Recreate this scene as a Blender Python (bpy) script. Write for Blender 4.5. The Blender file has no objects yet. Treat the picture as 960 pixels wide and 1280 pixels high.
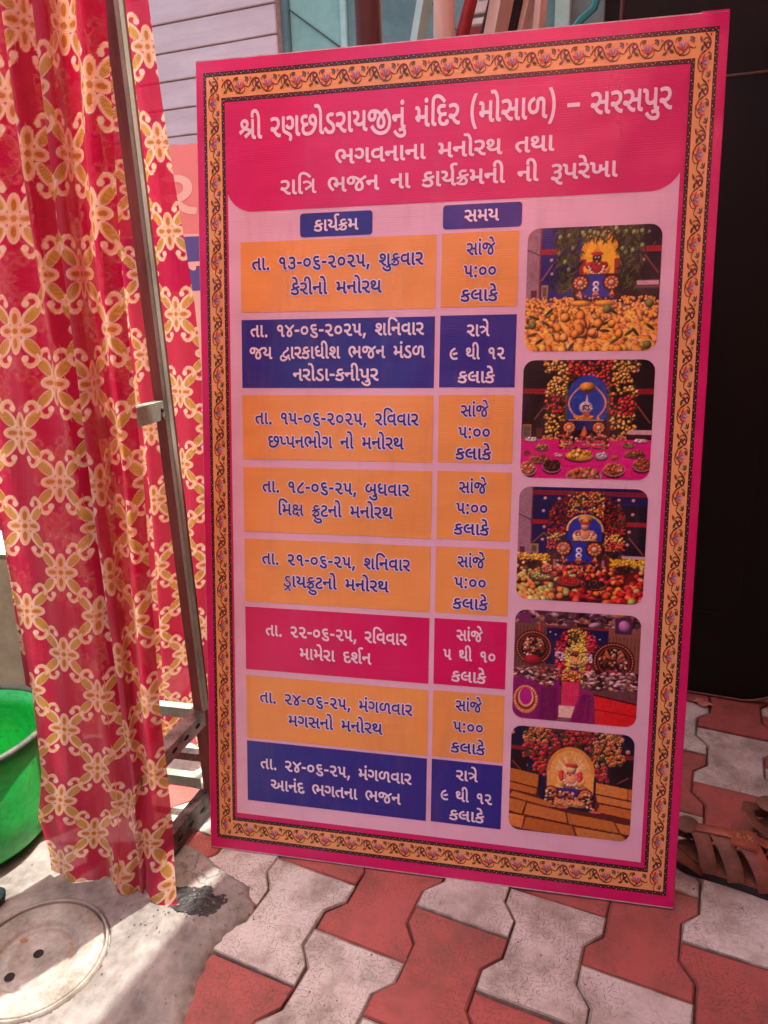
import bpy, bmesh, math, random
import numpy as np
from mathutils import Vector, Matrix
random.seed(7)
rng = np.random.default_rng(11)
S = bpy.context.scene
COL = S.collection
R = math.radians

# ------------------------------------------------------------------ camera
cam_d = bpy.data.cameras.new("camera")
cam = bpy.data.objects.new("camera", cam_d)
COL.objects.link(cam)
cam_d.sensor_fit = 'VERTICAL'
cam_d.sensor_height = 36.0
cam_d.lens = 900.0 / 1280.0 * 36.0
cam_d.clip_start = 0.02
cam_d.clip_end = 200.0
rm = ((0.9798416, -0.0340785, 0.1968477), (0.1976133, 0.3099206, -0.9299990), (-0.0293142, 0.9501515, 0.3104075))
mw = Matrix(rm).to_4x4()
mw.translation = Vector((0.6285, -1.11482, 1.12505))
cam.matrix_world = mw
S.camera = cam

# ------------------------------------------------------------------ light
SUN_AZ, SUN_EL = 48.0, 72.0          # azimuth from +X towards +Y
world = bpy.data.worlds.new("World")
S.world = world
world.use_nodes = True
wn = world.node_tree.nodes
wn.clear()
wo = wn.new('ShaderNodeOutputWorld')
bg = wn.new('ShaderNodeBackground')
sky = wn.new('ShaderNodeTexSky')
sky.sky_type = 'NISHITA'
sky.sun_disc = False
sky.sun_elevation = R(SUN_EL)
sky.sun_rotation = R(90 - SUN_AZ)
sky.dust_density = 8.0
sky.ozone_density = 0.3
sky.air_density = 1.0
world.node_tree.links.new(sky.outputs[0], bg.inputs[0])
bg.inputs[1].default_value = 0.15
world.node_tree.links.new(bg.outputs[0], wo.inputs[0])
sun_d = bpy.data.lights.new("sun", 'SUN')
sun_d.energy = 2.9
sun_d.angle = R(0.53)
sun_d.color = (1.0, 0.98, 0.92)
sun = bpy.data.objects.new("sun", sun_d)
COL.objects.link(sun)
sv = Vector((math.cos(R(SUN_EL)) * math.cos(R(SUN_AZ)), math.cos(R(SUN_EL)) * math.sin(R(SUN_AZ)), math.sin(R(SUN_EL))))
sun.rotation_euler = sv.to_track_quat('Z', 'Y').to_euler()
sun.location = sv * 6
S.view_settings.view_transform = 'Standard'
S.view_settings.look = 'None'
S.view_settings.gamma = 1.0
S.view_settings.exposure = 1.85
S.cycles.use_denoising = True
S.cycles.max_bounces = 8
S.cycles.diffuse_bounces = 5
S.cycles.sample_clamp_indirect = 6.0

# ------------------------------------------------------------------ helpers
def srgb(r, g, b):
    f = lambda c: (c / 255 / 12.92) if c <= 10.3 else ((c / 255 + 0.055) / 1.055) ** 2.4
    return (f(r), f(g), f(b), 1.0)

def lin(a):
    a = np.asarray(a, dtype=np.float64) / 255.0
    return np.where(a <= 0.04045, a / 12.92, ((a + 0.055) / 1.055) ** 2.4)

class NT:
    def __init__(self, name):
        self.m = bpy.data.materials.new(name)
        self.m.use_nodes = True
        self.t = self.m.node_tree
        self.t.nodes.clear()
        self.out = self.n('ShaderNodeOutputMaterial')
    def n(self, kind, **kw):
        nd = self.t.nodes.new(kind)
        for k, v in kw.items():
            setattr(nd, k, v)
        return nd
    def l(self, a, b):
        self.t.links.new(a, b)
    def math(self, op, a, b=None, c=None, clamp=False):
        nd = self.n('ShaderNodeMath', operation=op)
        nd.use_clamp = clamp
        for i, v in enumerate((a, b, c)):
            if v is None: continue
            if isinstance(v, (int, float)): nd.inputs[i].default_value = v
            else: self.l(v, nd.inputs[i])
        return nd.outputs[0]
    def mix(self, fac, a, b, blend='MIX'):
        nd = self.n('ShaderNodeMix', data_type='RGBA', blend_type=blend)
        for s, v in ((nd.inputs[0], fac), (nd.inputs[6], a), (nd.inputs[7], b)):
            if isinstance(v, (int, float, tuple)): s.default_value = v
            else: self.l(v, s)
        return nd.outputs[2]
    def ramp(self, fac, p0, p1, c0=(0, 0, 0, 1), c1=(1, 1, 1, 1)):
        nd = self.n('ShaderNodeValToRGB')
        nd.color_ramp.elements[0].position = p0
        nd.color_ramp.elements[1].position = p1
        nd.color_ramp.elements[0].color = c0
        nd.color_ramp.elements[1].color = c1
        self.l(fac, nd.inputs[0])
        return nd.outputs[0]
    def noise(self, scale, detail=4.0, rough=0.55, coord='Object', vec=None, dist=0.0):
        nd = self.n('ShaderNodeTexNoise')
        nd.inputs['Scale'].default_value = scale
        nd.inputs['Detail'].default_value = detail
        nd.inputs['Roughness'].default_value = rough
        nd.inputs['Distortion'].default_value = dist
        if vec is None:
            vec = self.coord(coord)
        self.l(vec, nd.inputs['Vector'])
        return nd.outputs[0]
    def coord(self, which='Object'):
        if which == 'World':
            return self.n('ShaderNodeNewGeometry').outputs['Position']
        return self.n('ShaderNodeTexCoord').outputs[which]
    def vmap(self, vec, scale=(1, 1, 1), loc=(0, 0, 0), rot=(0, 0, 0)):
        nd = self.n('ShaderNodeMapping')
        nd.inputs['Scale'].default_value = scale
        nd.inputs['Location'].default_value = loc
        nd.inputs['Rotation'].default_value = rot
        self.l(vec, nd.inputs['Vector'])
        return nd.outputs[0]
    def bump(self, h, strength=0.3, dist=0.002, normal=None):
        nd = self.n('ShaderNodeBump')
        nd.inputs['Strength'].default_value = strength
        nd.inputs['Distance'].default_value = dist
        self.l(h, nd.inputs['Height'])
        if normal is not None: self.l(normal, nd.inputs['Normal'])
        return nd.outputs[0]
    def bsdf(self, color, rough=0.6, metal=0.0, normal=None, spec=0.5, coat=0.0):
        p = self.n('ShaderNodeBsdfPrincipled')
        for s, v in ((p.inputs['Base Color'], color), (p.inputs['Roughness'], rough), (p.inputs['Metallic'], metal)):
            if isinstance(v, (int, float, tuple)): s.default_value = v
            else: self.l(v, s)
        p.inputs['Specular IOR Level'].default_value = spec
        p.inputs['Coat Weight'].default_value = coat
        p.inputs['Coat Roughness'].default_value = 0.2
        if normal is not None: self.l(normal, p.inputs['Normal'])
        self.l(p.outputs[0], self.out.inputs[0])
        return p

def worn(name, base, dark, rough=0.7, metal=0.0, scale=9.0, bump=0.25, bd=0.002, spec=0.4, stretch=(1, 1, 1), lo=0.35, hi=0.7):
    """a surface whose colour wanders between two tones of dirt, with fine grain"""
    t = NT(name)
    v = t.vmap(t.coord('World'), stretch)
    n1 = t.noise(scale, 6, 0.6, vec=v)
    n2 = t.noise(scale * 9, 5, 0.65, vec=v)
    f = t.math('ADD', t.math('MULTIPLY', n1, 0.7), t.math('MULTIPLY', n2, 0.3))
    c = t.mix(t.ramp(f, lo, hi), dark, base)
    r = t.math('ADD', t.math('MULTIPLY', n2, 0.25), rough - 0.12)
    t.bsdf(c, r, metal, t.bump(f, bump, bd), spec)
    return t.m

def new_mesh(name, verts, faces, mats=(), parent=None, smooth=False, fm=None, loc=None):
    me = bpy.data.meshes.new(name)
    me.from_pydata([tuple(v) for v in verts], [], [tuple(f) for f in faces])
    for m in (mats if isinstance(mats, (list, tuple)) else [mats]):
        me.materials.append(m)
    if fm is not None:
        me.polygons.foreach_set('material_index', fm)
    if smooth:
        me.polygons.foreach_set('use_smooth', [True] * len(me.polygons))
    me.update()
    o = bpy.data.objects.new(name, me)
    COL.objects.link(o)
    if parent is not None: o.parent = parent
    if loc is not None: o.location = loc
    return o

def from_bm(name, bm, mat, parent=None, smooth=False, loc=None, rot=None):
    me = bpy.data.meshes.new(name)
    bmesh.ops.recalc_face_normals(bm, faces=bm.faces[:])
    bm.to_mesh(me)
    bm.free()
    for m in (mat if isinstance(mat, (list, tuple)) else [mat]):
        me.materials.append(m)
    if smooth:
        me.polygons.foreach_set('use_smooth', [True] * len(me.polygons))
    o = bpy.data.objects.new(name, me)
    COL.objects.link(o)
    if parent is not None: o.parent = parent
    if loc is not None: o.location = loc
    if rot is not None: o.rotation_euler = rot
    return o

def thing(name, label, cat, loc=(0, 0, 0), rot=(0, 0, 0), group=None):
    o = bpy.data.objects.new(name, None)
    o.empty_display_size = 0.05
    COL.objects.link(o)
    o.location = loc
    o.rotation_euler = rot
    tag(o, label, cat, group)
    return o

def tag(o, label, cat, group=None):
    o['label'] = label
    o['category'] = cat
    if group: o['group'] = group
    return o

def bm_box(bm, lo, hi, bev=0.0, rot=None, mi=0):
    lo, hi = Vector(lo), Vector(hi)
    c, d = (lo + hi) / 2, hi - lo
    r = bmesh.ops.create_cube(bm, size=1.0)
    vs = r['verts']
    for v in vs:
        v.co = Vector((v.co.x * d.x, v.co.y * d.y, v.co.z * d.z)) + c
    fs = list({f for v in vs for f in v.link_faces})
    for f in fs: f.material_index = mi
    if bev > 0:
        es = list({e for v in vs for e in v.link_edges})
        bmesh.ops.bevel(bm, geom=es, offset=bev, segments=2, affect='EDGES')
    return vs

def box(name, lo, hi, mat, parent=None, bev=0.002):
    bm = bmesh.new()
    bm_box(bm, lo, hi, bev)
    return from_bm(name, bm, mat, parent)

def bm_tube(bm, pts, rad, seg=10, caps=True, flat=None):
    """round or flattened tube along points; rad may be a list; flat = (width axis factor, thickness factor, up)"""
    pts = [Vector(p) for p in pts]
    n = len(pts)
    if not isinstance(rad, (list, tuple)): rad = [rad] * n
    rings = []
    prev = None
    for i, p in enumerate(pts):
        d = (pts[min(i + 1, n - 1)] - pts[max(i - 1, 0)]).normalized()
        if flat is not None:
            up = Vector(flat[2])
            side = d.cross(up).normalized()
            nn = side.cross(d).normalized()
            fw, ft = flat[0], flat[1]
        else:
            if prev is None:
                up = Vector((0, 0, 1)) if abs(d.z) < 0.9 else Vector((1, 0, 0))
                side = d.cross(up).normalized()
            else:
                side = (prev - d * prev.dot(d)).normalized()
            prev = side
            nn = d.cross(side).normalized()
            fw = ft = 1.0
        ring = []
        for k in range(seg):
            a = 2 * math.pi * k / seg
            ring.append(bm.verts.new(p + side * math.cos(a) * rad[i] * fw + nn * math.sin(a) * rad[i] * ft))
        rings.append(ring)
    for i in range(n - 1):
        for k in range(seg):
            bm.faces.new((rings[i][k], rings[i][(k + 1) % seg], rings[i + 1][(k + 1) % seg], rings[i + 1][k]))
    if caps:
        bm.faces.new(rings[0][::-1])
        bm.faces.new(rings[-1])
    return rings

def bm_angle(bm, a, b, w1, w2, th=0.003, d1=(1, 0, 0), d2=(0, 1, 0)):
    """an L profile (angle iron) from a to b with flanges w1 along d1 and w2 along d2"""
    a, b, d1, d2 = Vector(a), Vector(b), Vector(d1), Vector(d2)
    prof = [(0, 0), (w1, 0), (w1, th), (th, th), (th, w2), (0, w2)]
    r0 = [bm.verts.new(a + d1 * x + d2 * y) for x, y in prof]
    r1 = [bm.verts.new(b + d1 * x + d2 * y) for x, y in prof]
    n = len(prof)
    for k in range(n):
        bm.faces.new((r0[k], r0[(k + 1) % n], r1[(k + 1) % n], r1[k]))
    for r, flip in ((r0, True), (r1, False)):
        for q in ((0, 1, 2, 3), (0, 3, 4, 5)):
            f = [r[i] for i in q]
            bm.faces.new(f[::-1] if flip else f)

def grid_mesh(name, P, mat, colors=None, parent=None, smooth=True, uv=None):
    """P: (nj, ni, 3) array of points -> quad grid, optional (nj, ni, 3) linear colours"""
    nj, ni = P.shape[:2]
    me = bpy.data.meshes.new(name)
    idx = np.arange(nj * ni).reshape(nj, ni)
    q = np.stack([idx[:-1, :-1], idx[:-1, 1:], idx[1:, 1:], idx[1:, :-1]], -1).reshape(-1, 4)
    me.vertices.add(nj * ni)
    me.vertices.foreach_set('co', P.reshape(-1).astype(np.float32))
    me.loops.add(q.size)
    me.loops.foreach_set('vertex_index', q.reshape(-1).astype(np.int32))
    me.polygons.add(len(q))
    me.polygons.foreach_set('loop_start', np.arange(0, q.size, 4, dtype=np.int32))
    if smooth:
        me.polygons.foreach_set('use_smooth', np.ones(len(q), dtype=bool))
    me.update(calc_edges=True)
    if colors is not None:
        at = me.color_attributes.new('print', 'FLOAT_COLOR', 'POINT')
        c = np.ones((nj * ni, 4), dtype=np.float32)
        c[:, :3] = colors.reshape(-1, 3)
        at.data.foreach_set('color', c.reshape(-1))
    if uv is not None:
        ul = me.uv_layers.new(name='cloth')
        u = uv.reshape(-1, 2)[q.reshape(-1)]
        ul.data.foreach_set('uv', u.reshape(-1).astype(np.float32))
    me.materials.append(mat)
    me.validate()
    o = bpy.data.objects.new(name, me)
    COL.objects.link(o)
    if parent is not None: o.parent = parent
    return o
CANOPY_TINT = (0.85, 0.30, 0.28, 1)
GLYPHS={
5:"-133,703,1 -157,703,0 -189,735,0 -189,762,1 -189,789,0 -157,821,0 -133,821,1 -110,821,0 -77,789,0 -77,762,1 -77,735,0 -110,703,0",
8:"343,103,1 275,103,0 163,161,0 121,237,1 117,237,1 35,237,0 35,297,1 35,317,0 64,346,0 94,346,1 119,346,0 155,329,0 172,311,1 216,325,0 272,388,0 272,430,1 272,478,0 217,530,0 158,530,1 136,530,0 81,519,0 58,508,1 31,576,1 55,587,0 125,603,0 161,603,1 252,603,0 352,511,0 352,428,1 352,365,0 268,270,0 204,250,1 223,214,0 293,175,0 337,175,1 375,175,0 429,197,0 446,216,1 471,244,0 486,316,0 486,371,1 486,447,1 566,437,1 566,349,1 566,339,0 566,329,1 575,313,0 605,300,0 623,300,1 649,300,0 690,321,0 708,341,1 708,603,1 788,592,1 788,152,1 788,125,0 794,100,0 800,92,1 811,78,0 854,73,0 875,73,1 867,0,1 856,0,1 813,0,0 756,19,0 739,37,1 723,54,0 708,104,0 708,148,1 708,252,1 691,240,0 651,228,0 624,228,1 605,228,0 569,238,0 552,250,1 530,176,0 418,103,0;1122,0,1 1079,0,0 1021,19,0 1004,37,1 988,54,0 973,104,0 973,148,1 973,603,1 1053,592,1 1053,152,1 1053,125,0 1059,100,0 1065,92,1 1076,78,0 1119,73,0 1140,73,1 1132,0,1",
21:"65,211,1 38,282,1 180,333,1 144,360,0 103,420,0 103,461,1 103,524,0 198,603,0 277,603,1 309,603,0 367,596,0 394,589,1 379,517,1 353,523,0 312,529,0 286,529,1 235,529,0 185,489,0 185,454,1 185,430,0 219,385,0 259,361,1 464,438,1 496,368,1 331,311,1 391,275,0 453,194,0 453,142,1 453,105,0 416,35,0 331,-10,0 259,-10,1 181,-10,0 63,39,0 18,73,1 63,135,1 112,97,0 205,63,0 254,63,1 315,63,0 371,105,0 371,144,1 371,164,0 352,205,0 300,253,0 251,282,1",
22:"261,161,1 182,161,0 140,203,1 115,228,0 93,293,0 93,351,1 93,440,1 93,467,0 87,492,0 81,500,1 71,514,0 27,519,0 6,519,1 14,592,1 24,592,1 68,592,0 125,573,0 142,555,1 159,538,0 173,488,0 173,443,1 173,351,1 173,311,0 186,267,0 200,253,1 222,233,0 262,233,1 282,233,0 315,245,0 327,258,1 338,270,0 349,310,0 349,351,1 349,481,1 429,471,1 429,362,1 439,346,0 468,334,0 486,334,1 513,334,0 553,355,0 571,374,1 571,603,1 651,592,1 651,152,1 651,125,0 658,101,0 664,92,1 674,78,0 717,73,0 738,73,1 730,0,1 720,0,1 677,0,0 620,20,0 603,37,1 586,54,0 571,104,0 571,148,1 571,285,1 554,274,0 513,262,0 486,262,1 469,262,0 437,269,0 423,278,1 409,225,0 322,161,0",
23:"210,178,1 155,178,0 55,236,0 11,303,1 74,346,1 108,295,0 168,251,0 206,251,1 247,251,0 299,313,0 299,384,1 299,461,0 240,530,0 188,530,1 157,530,0 101,515,0 79,503,1 54,570,1 87,587,0 160,603,0 192,603,1 275,603,0 380,496,0 380,383,1 380,319,0 349,239,0 299,195,0 239,178,0;627,0,1 584,0,0 527,19,0 510,37,1 494,54,0 479,104,0 479,148,1 479,603,1 559,592,1 559,152,1 559,125,0 565,100,0 571,92,1 582,78,0 625,73,0 646,73,1 638,0,1",
27:"318,-10,1 201,-10,0 88,94,0 88,176,1 88,252,0 139,302,1 98,329,0 44,405,0 44,461,1 44,499,0 82,564,0 156,603,0 210,603,1 263,603,0 304,592,1 290,520,1 275,524,0 241,529,0 219,529,1 173,529,0 125,488,0 125,456,1 125,422,0 162,368,0 207,344,1 249,359,0 299,359,1 308,359,0 328,358,0 338,357,1 329,285,1 322,286,0 308,286,0 300,286,1 247,286,0 168,234,0 168,177,1 168,64,0 316,64,1 395,64,0 510,123,0 584,219,0 619,330,0 619,382,1 619,445,0 588,508,0 545,530,0 526,530,1 490,530,0 455,486,0 455,455,1 455,415,0 520,356,0 596,338,1 571,267,1 522,282,0 433,328,0 376,403,0 376,461,1 376,499,0 409,563,0 477,603,0 528,603,1 570,603,0 649,561,0 701,461,0 701,375,1 701,305,0 654,168,0 558,56,0 414,-10,0",
28:"549,-10,1 485,-10,0 407,39,0 372,117,0 372,160,1 372,233,0 447,354,0 523,416,1 482,456,0 386,511,0 330,523,1 341,504,0 356,457,0 356,428,1 356,390,0 325,317,0 253,270,0 191,270,1 115,270,0 33,363,0 33,430,1 33,477,0 81,556,0 173,603,0 240,603,1 343,603,0 512,530,0 581,461,1 626,495,0 720,563,0 782,604,1 827,539,1 770,502,0 674,438,0 630,407,1 672,353,0 721,234,0 721,169,1 721,84,0 628,-10,0;113,429,1 113,386,0 157,343,0 191,343,1 237,343,0 276,391,0 276,434,1 276,462,0 259,512,0 245,533,1 239,533,0 234,533,1 169,533,0 113,470,0;454,161,1 454,115,0 498,63,0 547,63,1 589,63,0 639,114,0 639,170,1 639,226,0 604,321,0 571,363,1 521,324,0 471,255,0 454,191,0",
31:"249,-10,1 153,-10,0 46,84,0 46,162,1 46,230,0 132,319,0 208,359,1 270,391,0 323,434,0 323,467,1 323,501,0 275,530,0 237,530,1 202,530,0 143,518,0 113,504,1 88,572,1 121,586,0 196,603,0 239,603,1 322,603,0 403,528,0 403,469,1 403,427,0 369,370,0 312,327,0 275,307,1 220,277,0 156,232,0 129,186,0 129,154,1 129,114,0 193,63,0 251,63,1 299,63,0 377,90,0 417,115,1 454,44,1 407,18,0 314,-10,0",
33:"264,-10,1 174,-10,0 53,78,0 9,145,1 79,188,1 126,117,0 212,63,0 261,63,1 309,63,0 365,108,0 365,150,1 365,179,0 343,223,0 289,268,0 241,296,1 168,340,0 112,416,0 112,466,1 112,525,0 203,603,0 286,603,1 312,603,0 364,598,0 391,591,1 376,521,1 350,527,0 308,530,0 285,530,1 240,530,0 193,495,0 193,464,1 193,443,0 213,412,0 260,379,0 300,354,1 377,307,0 450,218,0 450,153,1 450,80,0 355,-10,0",
35:"425,-142,1 360,-97,1 373,-82,0 388,-52,0 388,-35,1 388,-8,0 349,31,0 302,52,1 163,114,1 108,139,0 75,212,0 75,276,1 75,603,1 155,592,1 155,291,1 155,262,0 159,220,0 181,189,0 207,177,1 346,113,1 416,81,0 472,17,0 472,-30,1 472,-64,0 442,-120,0;398,210,1 351,210,0 255,262,0 217,310,1 277,355,1 302,324,0 358,282,0 396,282,1 429,282,0 475,332,0 475,404,1 475,472,0 424,532,0 380,532,1 327,532,0 284,509,1 259,574,1 291,590,0 356,603,0 385,603,1 460,603,0 555,502,0 555,404,1 555,343,0 527,267,0 481,226,0 425,210,0;795,0,1 752,0,0 695,19,0 678,37,1 662,54,0 647,104,0 647,148,1 647,603,1 727,592,1 727,152,1 727,125,0 733,100,0 739,92,1 750,78,0 793,73,0 813,73,1 806,0,1",
36:"209,12,1 164,48,0 89,127,0 43,213,0 43,261,1 43,300,0 69,360,0 93,381,1 123,407,0 218,433,0 306,433,1 398,433,1 398,603,1 478,592,1 478,152,1 478,125,0 484,100,0 490,92,1 501,78,0 544,73,0 564,73,1 557,0,1 546,0,1 503,0,0 446,19,0 429,37,1 413,54,0 398,104,0 398,148,1 398,360,1 300,360,1 255,360,0 201,354,0 169,341,0 156,331,1 125,306,0 125,261,1 125,209,0 198,120,0 262,68,1",
37:"275,146,1 186,146,0 77,238,0 48,321,1 143,349,0 240,422,0 240,477,1 240,506,0 205,535,0 179,535,1 150,535,0 117,510,0 117,489,1 117,472,0 136,444,0 162,430,1 116,376,1 76,398,0 40,455,0 40,491,1 40,536,0 111,603,0 178,603,1 229,603,0 290,565,0 318,506,0 318,474,1 318,408,0 231,315,0 151,281,1 169,252,0 228,218,0 276,218,1 336,218,0 419,261,0 450,292,1 450,603,1 530,592,1 530,152,1 530,125,0 536,100,0 542,92,1 553,78,0 596,73,0 617,73,1 609,0,1 599,0,1 556,0,0 498,19,0 481,37,1 465,54,0 450,104,0 450,148,1 450,201,1 420,179,0 338,146,0",
38:"298,-10,1 199,-10,0 87,94,0 87,176,1 87,214,0 116,278,0 142,301,1 100,329,0 44,403,0 44,457,1 44,495,0 83,561,0 167,603,0 233,603,1 261,603,0 325,594,0 343,589,1 329,518,1 313,522,0 267,529,0 244,529,1 180,529,0 125,483,0 125,451,1 125,419,0 164,366,0 211,342,1 256,359,0 308,359,1 331,359,0 368,355,0 383,353,1 369,281,1 342,286,0 310,286,1 273,286,0 208,263,0 168,215,0 168,176,1 168,120,0 235,63,0 299,63,1 319,63,0 349,67,0 361,71,1 357,80,0 357,94,1 357,120,0 389,148,0 415,148,1 444,148,0 473,113,0 473,90,1 473,56,0 424,11,0 344,-10,0",
39:"273,107,1 183,107,0 83,194,0 83,261,1 83,317,0 114,355,1 85,377,0 44,439,0 44,481,1 44,536,0 124,621,0 206,646,1 235,574,1 187,561,0 140,526,0 125,490,0 125,474,1 125,426,0 172,396,1 209,411,0 259,411,1 273,411,0 307,407,0 320,405,1 308,333,1 285,338,0 257,338,1 217,338,0 164,303,0 164,264,1 164,179,0 273,179,1 318,179,0 394,210,0 431,244,1 431,603,1 511,592,1 511,152,1 511,125,0 517,100,0 523,92,1 534,78,0 577,73,0 598,73,1 590,0,1 580,0,1 537,0,0 479,19,0 462,37,1 446,54,0 431,104,0 431,148,1 431,154,1 403,135,0 328,107,0",
40:"140,214,1 116,214,0 62,257,0 24,319,0 24,348,1 24,371,0 51,400,0 84,400,1 372,400,1 372,603,1 452,592,1 452,152,1 452,125,0 458,100,0 464,92,1 475,78,0 517,73,0 538,73,1 530,0,1 520,0,1 485,0,0 424,15,0 403,37,1 384,57,0 372,106,0 372,148,1 372,328,1 191,328,1 191,271,1 191,242,0 163,214,0",
41:"264,161,1 225,161,0 163,185,0 143,204,1 118,229,0 93,295,0 93,350,1 93,440,1 93,467,0 87,492,0 81,500,1 71,514,0 27,519,0 6,519,1 14,592,1 24,592,1 68,592,0 125,573,0 142,555,1 159,538,0 173,488,0 173,443,1 173,357,1 173,311,0 189,266,0 202,253,1 223,233,0 272,233,1 307,233,0 370,264,0 393,286,1 393,603,1 473,592,1 473,152,1 473,125,0 479,100,0 485,92,1 496,78,0 539,73,0 560,73,1 552,0,1 542,0,1 499,0,0 441,19,0 424,37,1 408,54,0 393,104,0 393,148,1 393,199,1 367,182,0 304,161,0",
43:"233,151,1 178,151,0 93,200,0 44,292,0 44,354,1 44,447,0 156,572,0 259,603,1 282,531,1 194,503,0 126,411,0 126,353,1 126,305,0 158,248,0 208,223,0 234,223,1 288,223,0 314,258,1 327,275,0 337,323,0 337,369,1 337,447,1 417,437,1 417,335,1 417,331,0 417,329,1 427,313,0 457,300,0 475,300,1 501,300,0 542,320,0 560,339,1 560,603,1 640,592,1 640,152,1 640,125,0 646,100,0 652,92,1 663,78,0 705,73,0 726,73,1 718,0,1 708,0,1 673,0,0 612,15,0 591,37,1 572,57,0 560,106,0 560,148,1 560,252,1 543,240,0 502,228,0 475,228,1 455,228,0 418,238,0 402,250,1 383,205,0 300,151,0",
44:"234,48,1 180,96,0 95,197,0 45,313,0 45,384,1 45,450,0 98,548,0 193,603,0 255,603,1 299,603,0 364,579,0 389,556,1 418,529,0 449,446,0 449,377,1 449,365,1 634,365,1 634,602,1 714,592,1 714,152,1 714,124,0 720,100,0 729,90,1 740,77,0 777,73,0 801,73,1 793,0,1 783,0,1 740,0,0 684,19,0 666,37,1 649,54,0 634,104,0 634,148,1 634,293,1 449,293,1 449,263,1 449,229,0 421,201,0 403,201,1 377,201,0 324,241,0 289,298,0 289,323,1 289,340,0 315,365,0 345,365,1 369,365,1 369,372,1 369,458,0 341,494,1 328,511,0 286,530,0 255,530,1 209,530,0 152,487,0 126,419,0 126,382,1 126,322,0 170,225,0 245,142,0 290,102,1",
45:"166,152,1 140,152,0 86,192,0 51,249,0 51,274,1 51,291,0 77,316,0 107,316,1 131,316,1 131,440,1 131,468,0 125,492,0 119,500,1 109,514,0 65,520,0 44,520,1 52,592,1 63,592,1 146,592,0 180,556,1 197,539,0 211,488,0 211,444,1 211,316,1 420,316,1 420,603,1 500,592,1 500,152,1 500,125,0 506,100,0 512,92,1 523,78,0 566,73,0 586,73,1 579,0,1 568,0,1 525,0,0 468,19,0 451,37,1 435,54,0 420,104,0 420,148,1 420,244,1 211,244,1 211,215,1 211,181,0 183,152,0",
46:"271,161,1 186,161,0 73,254,0 43,333,1 103,350,0 174,406,0 174,452,1 174,489,0 125,531,0 83,531,1 65,531,0 44,528,0 32,526,1 14,594,1 25,597,0 60,603,0 88,603,1 165,603,0 255,524,0 255,453,1 255,399,0 196,323,0 147,299,1 162,272,0 225,233,0 269,233,1 321,233,0 395,272,0 419,298,1 419,603,1 499,593,1 499,152,1 499,124,0 505,100,0 514,90,1 525,77,0 564,73,0 586,73,1 578,0,1 568,0,1 525,0,0 469,19,0 451,37,1 434,54,0 419,104,0 419,148,1 419,208,1 392,187,0 322,161,0",
47:"412,0,1 347,0,0 246,55,0 169,142,0 139,189,1 130,188,0 121,188,1 75,188,0 29,216,0 29,249,1 29,274,0 63,301,0 90,301,1 110,301,0 148,289,0 170,271,1 208,280,0 273,317,0 313,376,0 313,417,1 313,473,0 245,530,0 189,530,1 121,530,0 55,499,1 29,568,1 66,584,0 149,603,0 191,603,1 283,603,0 396,510,0 396,418,1 396,363,0 347,277,0 266,218,0 217,203,1 255,152,0 318,97,0 383,75,0 422,75,1 436,75,1 427,0,1",
48:"279,105,1 172,105,0 44,229,0 44,337,1 44,438,0 177,576,0 299,603,1 319,528,1 226,509,0 126,416,0 126,333,1 126,255,0 212,179,0 276,179,1 308,179,0 358,189,0 380,199,1 411,132,1 384,119,0 317,105,0;244,304,1 226,377,1 477,428,1 477,603,1 557,592,1 557,152,1 557,125,0 563,100,0 569,92,1 580,78,0 622,73,0 643,73,1 635,0,1 625,0,1 590,0,0 529,15,0 508,37,1 489,57,0 477,106,0 477,148,1 477,352,1",
49:"724,0,1 681,0,0 623,19,0 606,37,1 590,54,0 575,104,0 575,148,1 575,398,1 575,444,0 565,489,0 551,503,1 534,522,0 503,522,1 488,522,0 464,511,0 455,503,1 441,490,0 431,445,0 431,398,1 431,375,1 431,317,0 413,221,0 378,188,1 356,167,0 290,141,0 242,141,1 185,141,0 95,191,0 44,287,0 44,354,1 44,442,0 154,569,0 259,603,1 282,530,1 195,501,0 126,408,0 126,350,1 126,299,0 159,239,0 212,213,0 241,213,1 271,213,0 312,231,0 325,246,1 339,263,0 351,311,0 351,356,1 351,410,1 351,451,0 363,528,0 400,559,1 418,575,0 469,593,0 503,593,1 536,593,0 588,575,0 606,559,1 632,537,0 655,476,0 655,423,1 655,152,1 655,125,0 661,100,0 667,92,1 678,78,0 721,73,0 742,73,1 734,0,1",
50:"244,161,1 156,161,0 44,260,0 44,345,1 44,408,0 101,494,0 200,539,0 263,539,1 285,539,0 341,533,0 359,528,1 346,458,1 329,461,0 291,466,0 266,466,1 199,466,0 125,404,0 125,346,1 125,288,0 193,233,0 243,233,1 297,233,0 369,268,0 403,299,1 403,603,1 483,592,1 483,152,1 483,125,0 489,100,0 495,92,1 506,78,0 549,73,0 569,73,1 562,0,1 551,0,1 508,0,0 451,19,0 434,37,1 418,54,0 403,104,0 403,148,1 403,207,1 373,188,0 301,161,0",
51:"651,0,1 608,0,0 552,19,0 534,37,1 517,54,0 502,104,0 502,148,1 502,603,1 583,592,1 583,152,1 583,125,0 589,101,0 595,92,1 605,78,0 648,73,0 669,73,1 661,0,1;387,0,1 333,0,0 244,53,0 171,137,0 141,183,1 133,183,0 126,183,1 79,183,0 31,212,0 31,244,1 31,267,0 65,294,0 91,294,1 111,294,0 152,282,0 176,263,1 242,280,0 314,356,0 314,417,1 314,460,0 283,510,0 237,531,0 212,531,1 175,531,0 144,499,0 144,482,1 144,465,0 161,434,0 211,409,0 258,399,1 232,332,1 149,352,0 66,425,0 66,484,1 66,514,0 98,568,0 164,602,0 214,602,1 260,602,0 343,561,0 396,477,0 396,413,1 396,359,0 349,273,0 269,212,0 219,197,1 261,140,0 343,75,0 398,75,1 411,75,1 402,0,1",
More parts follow.
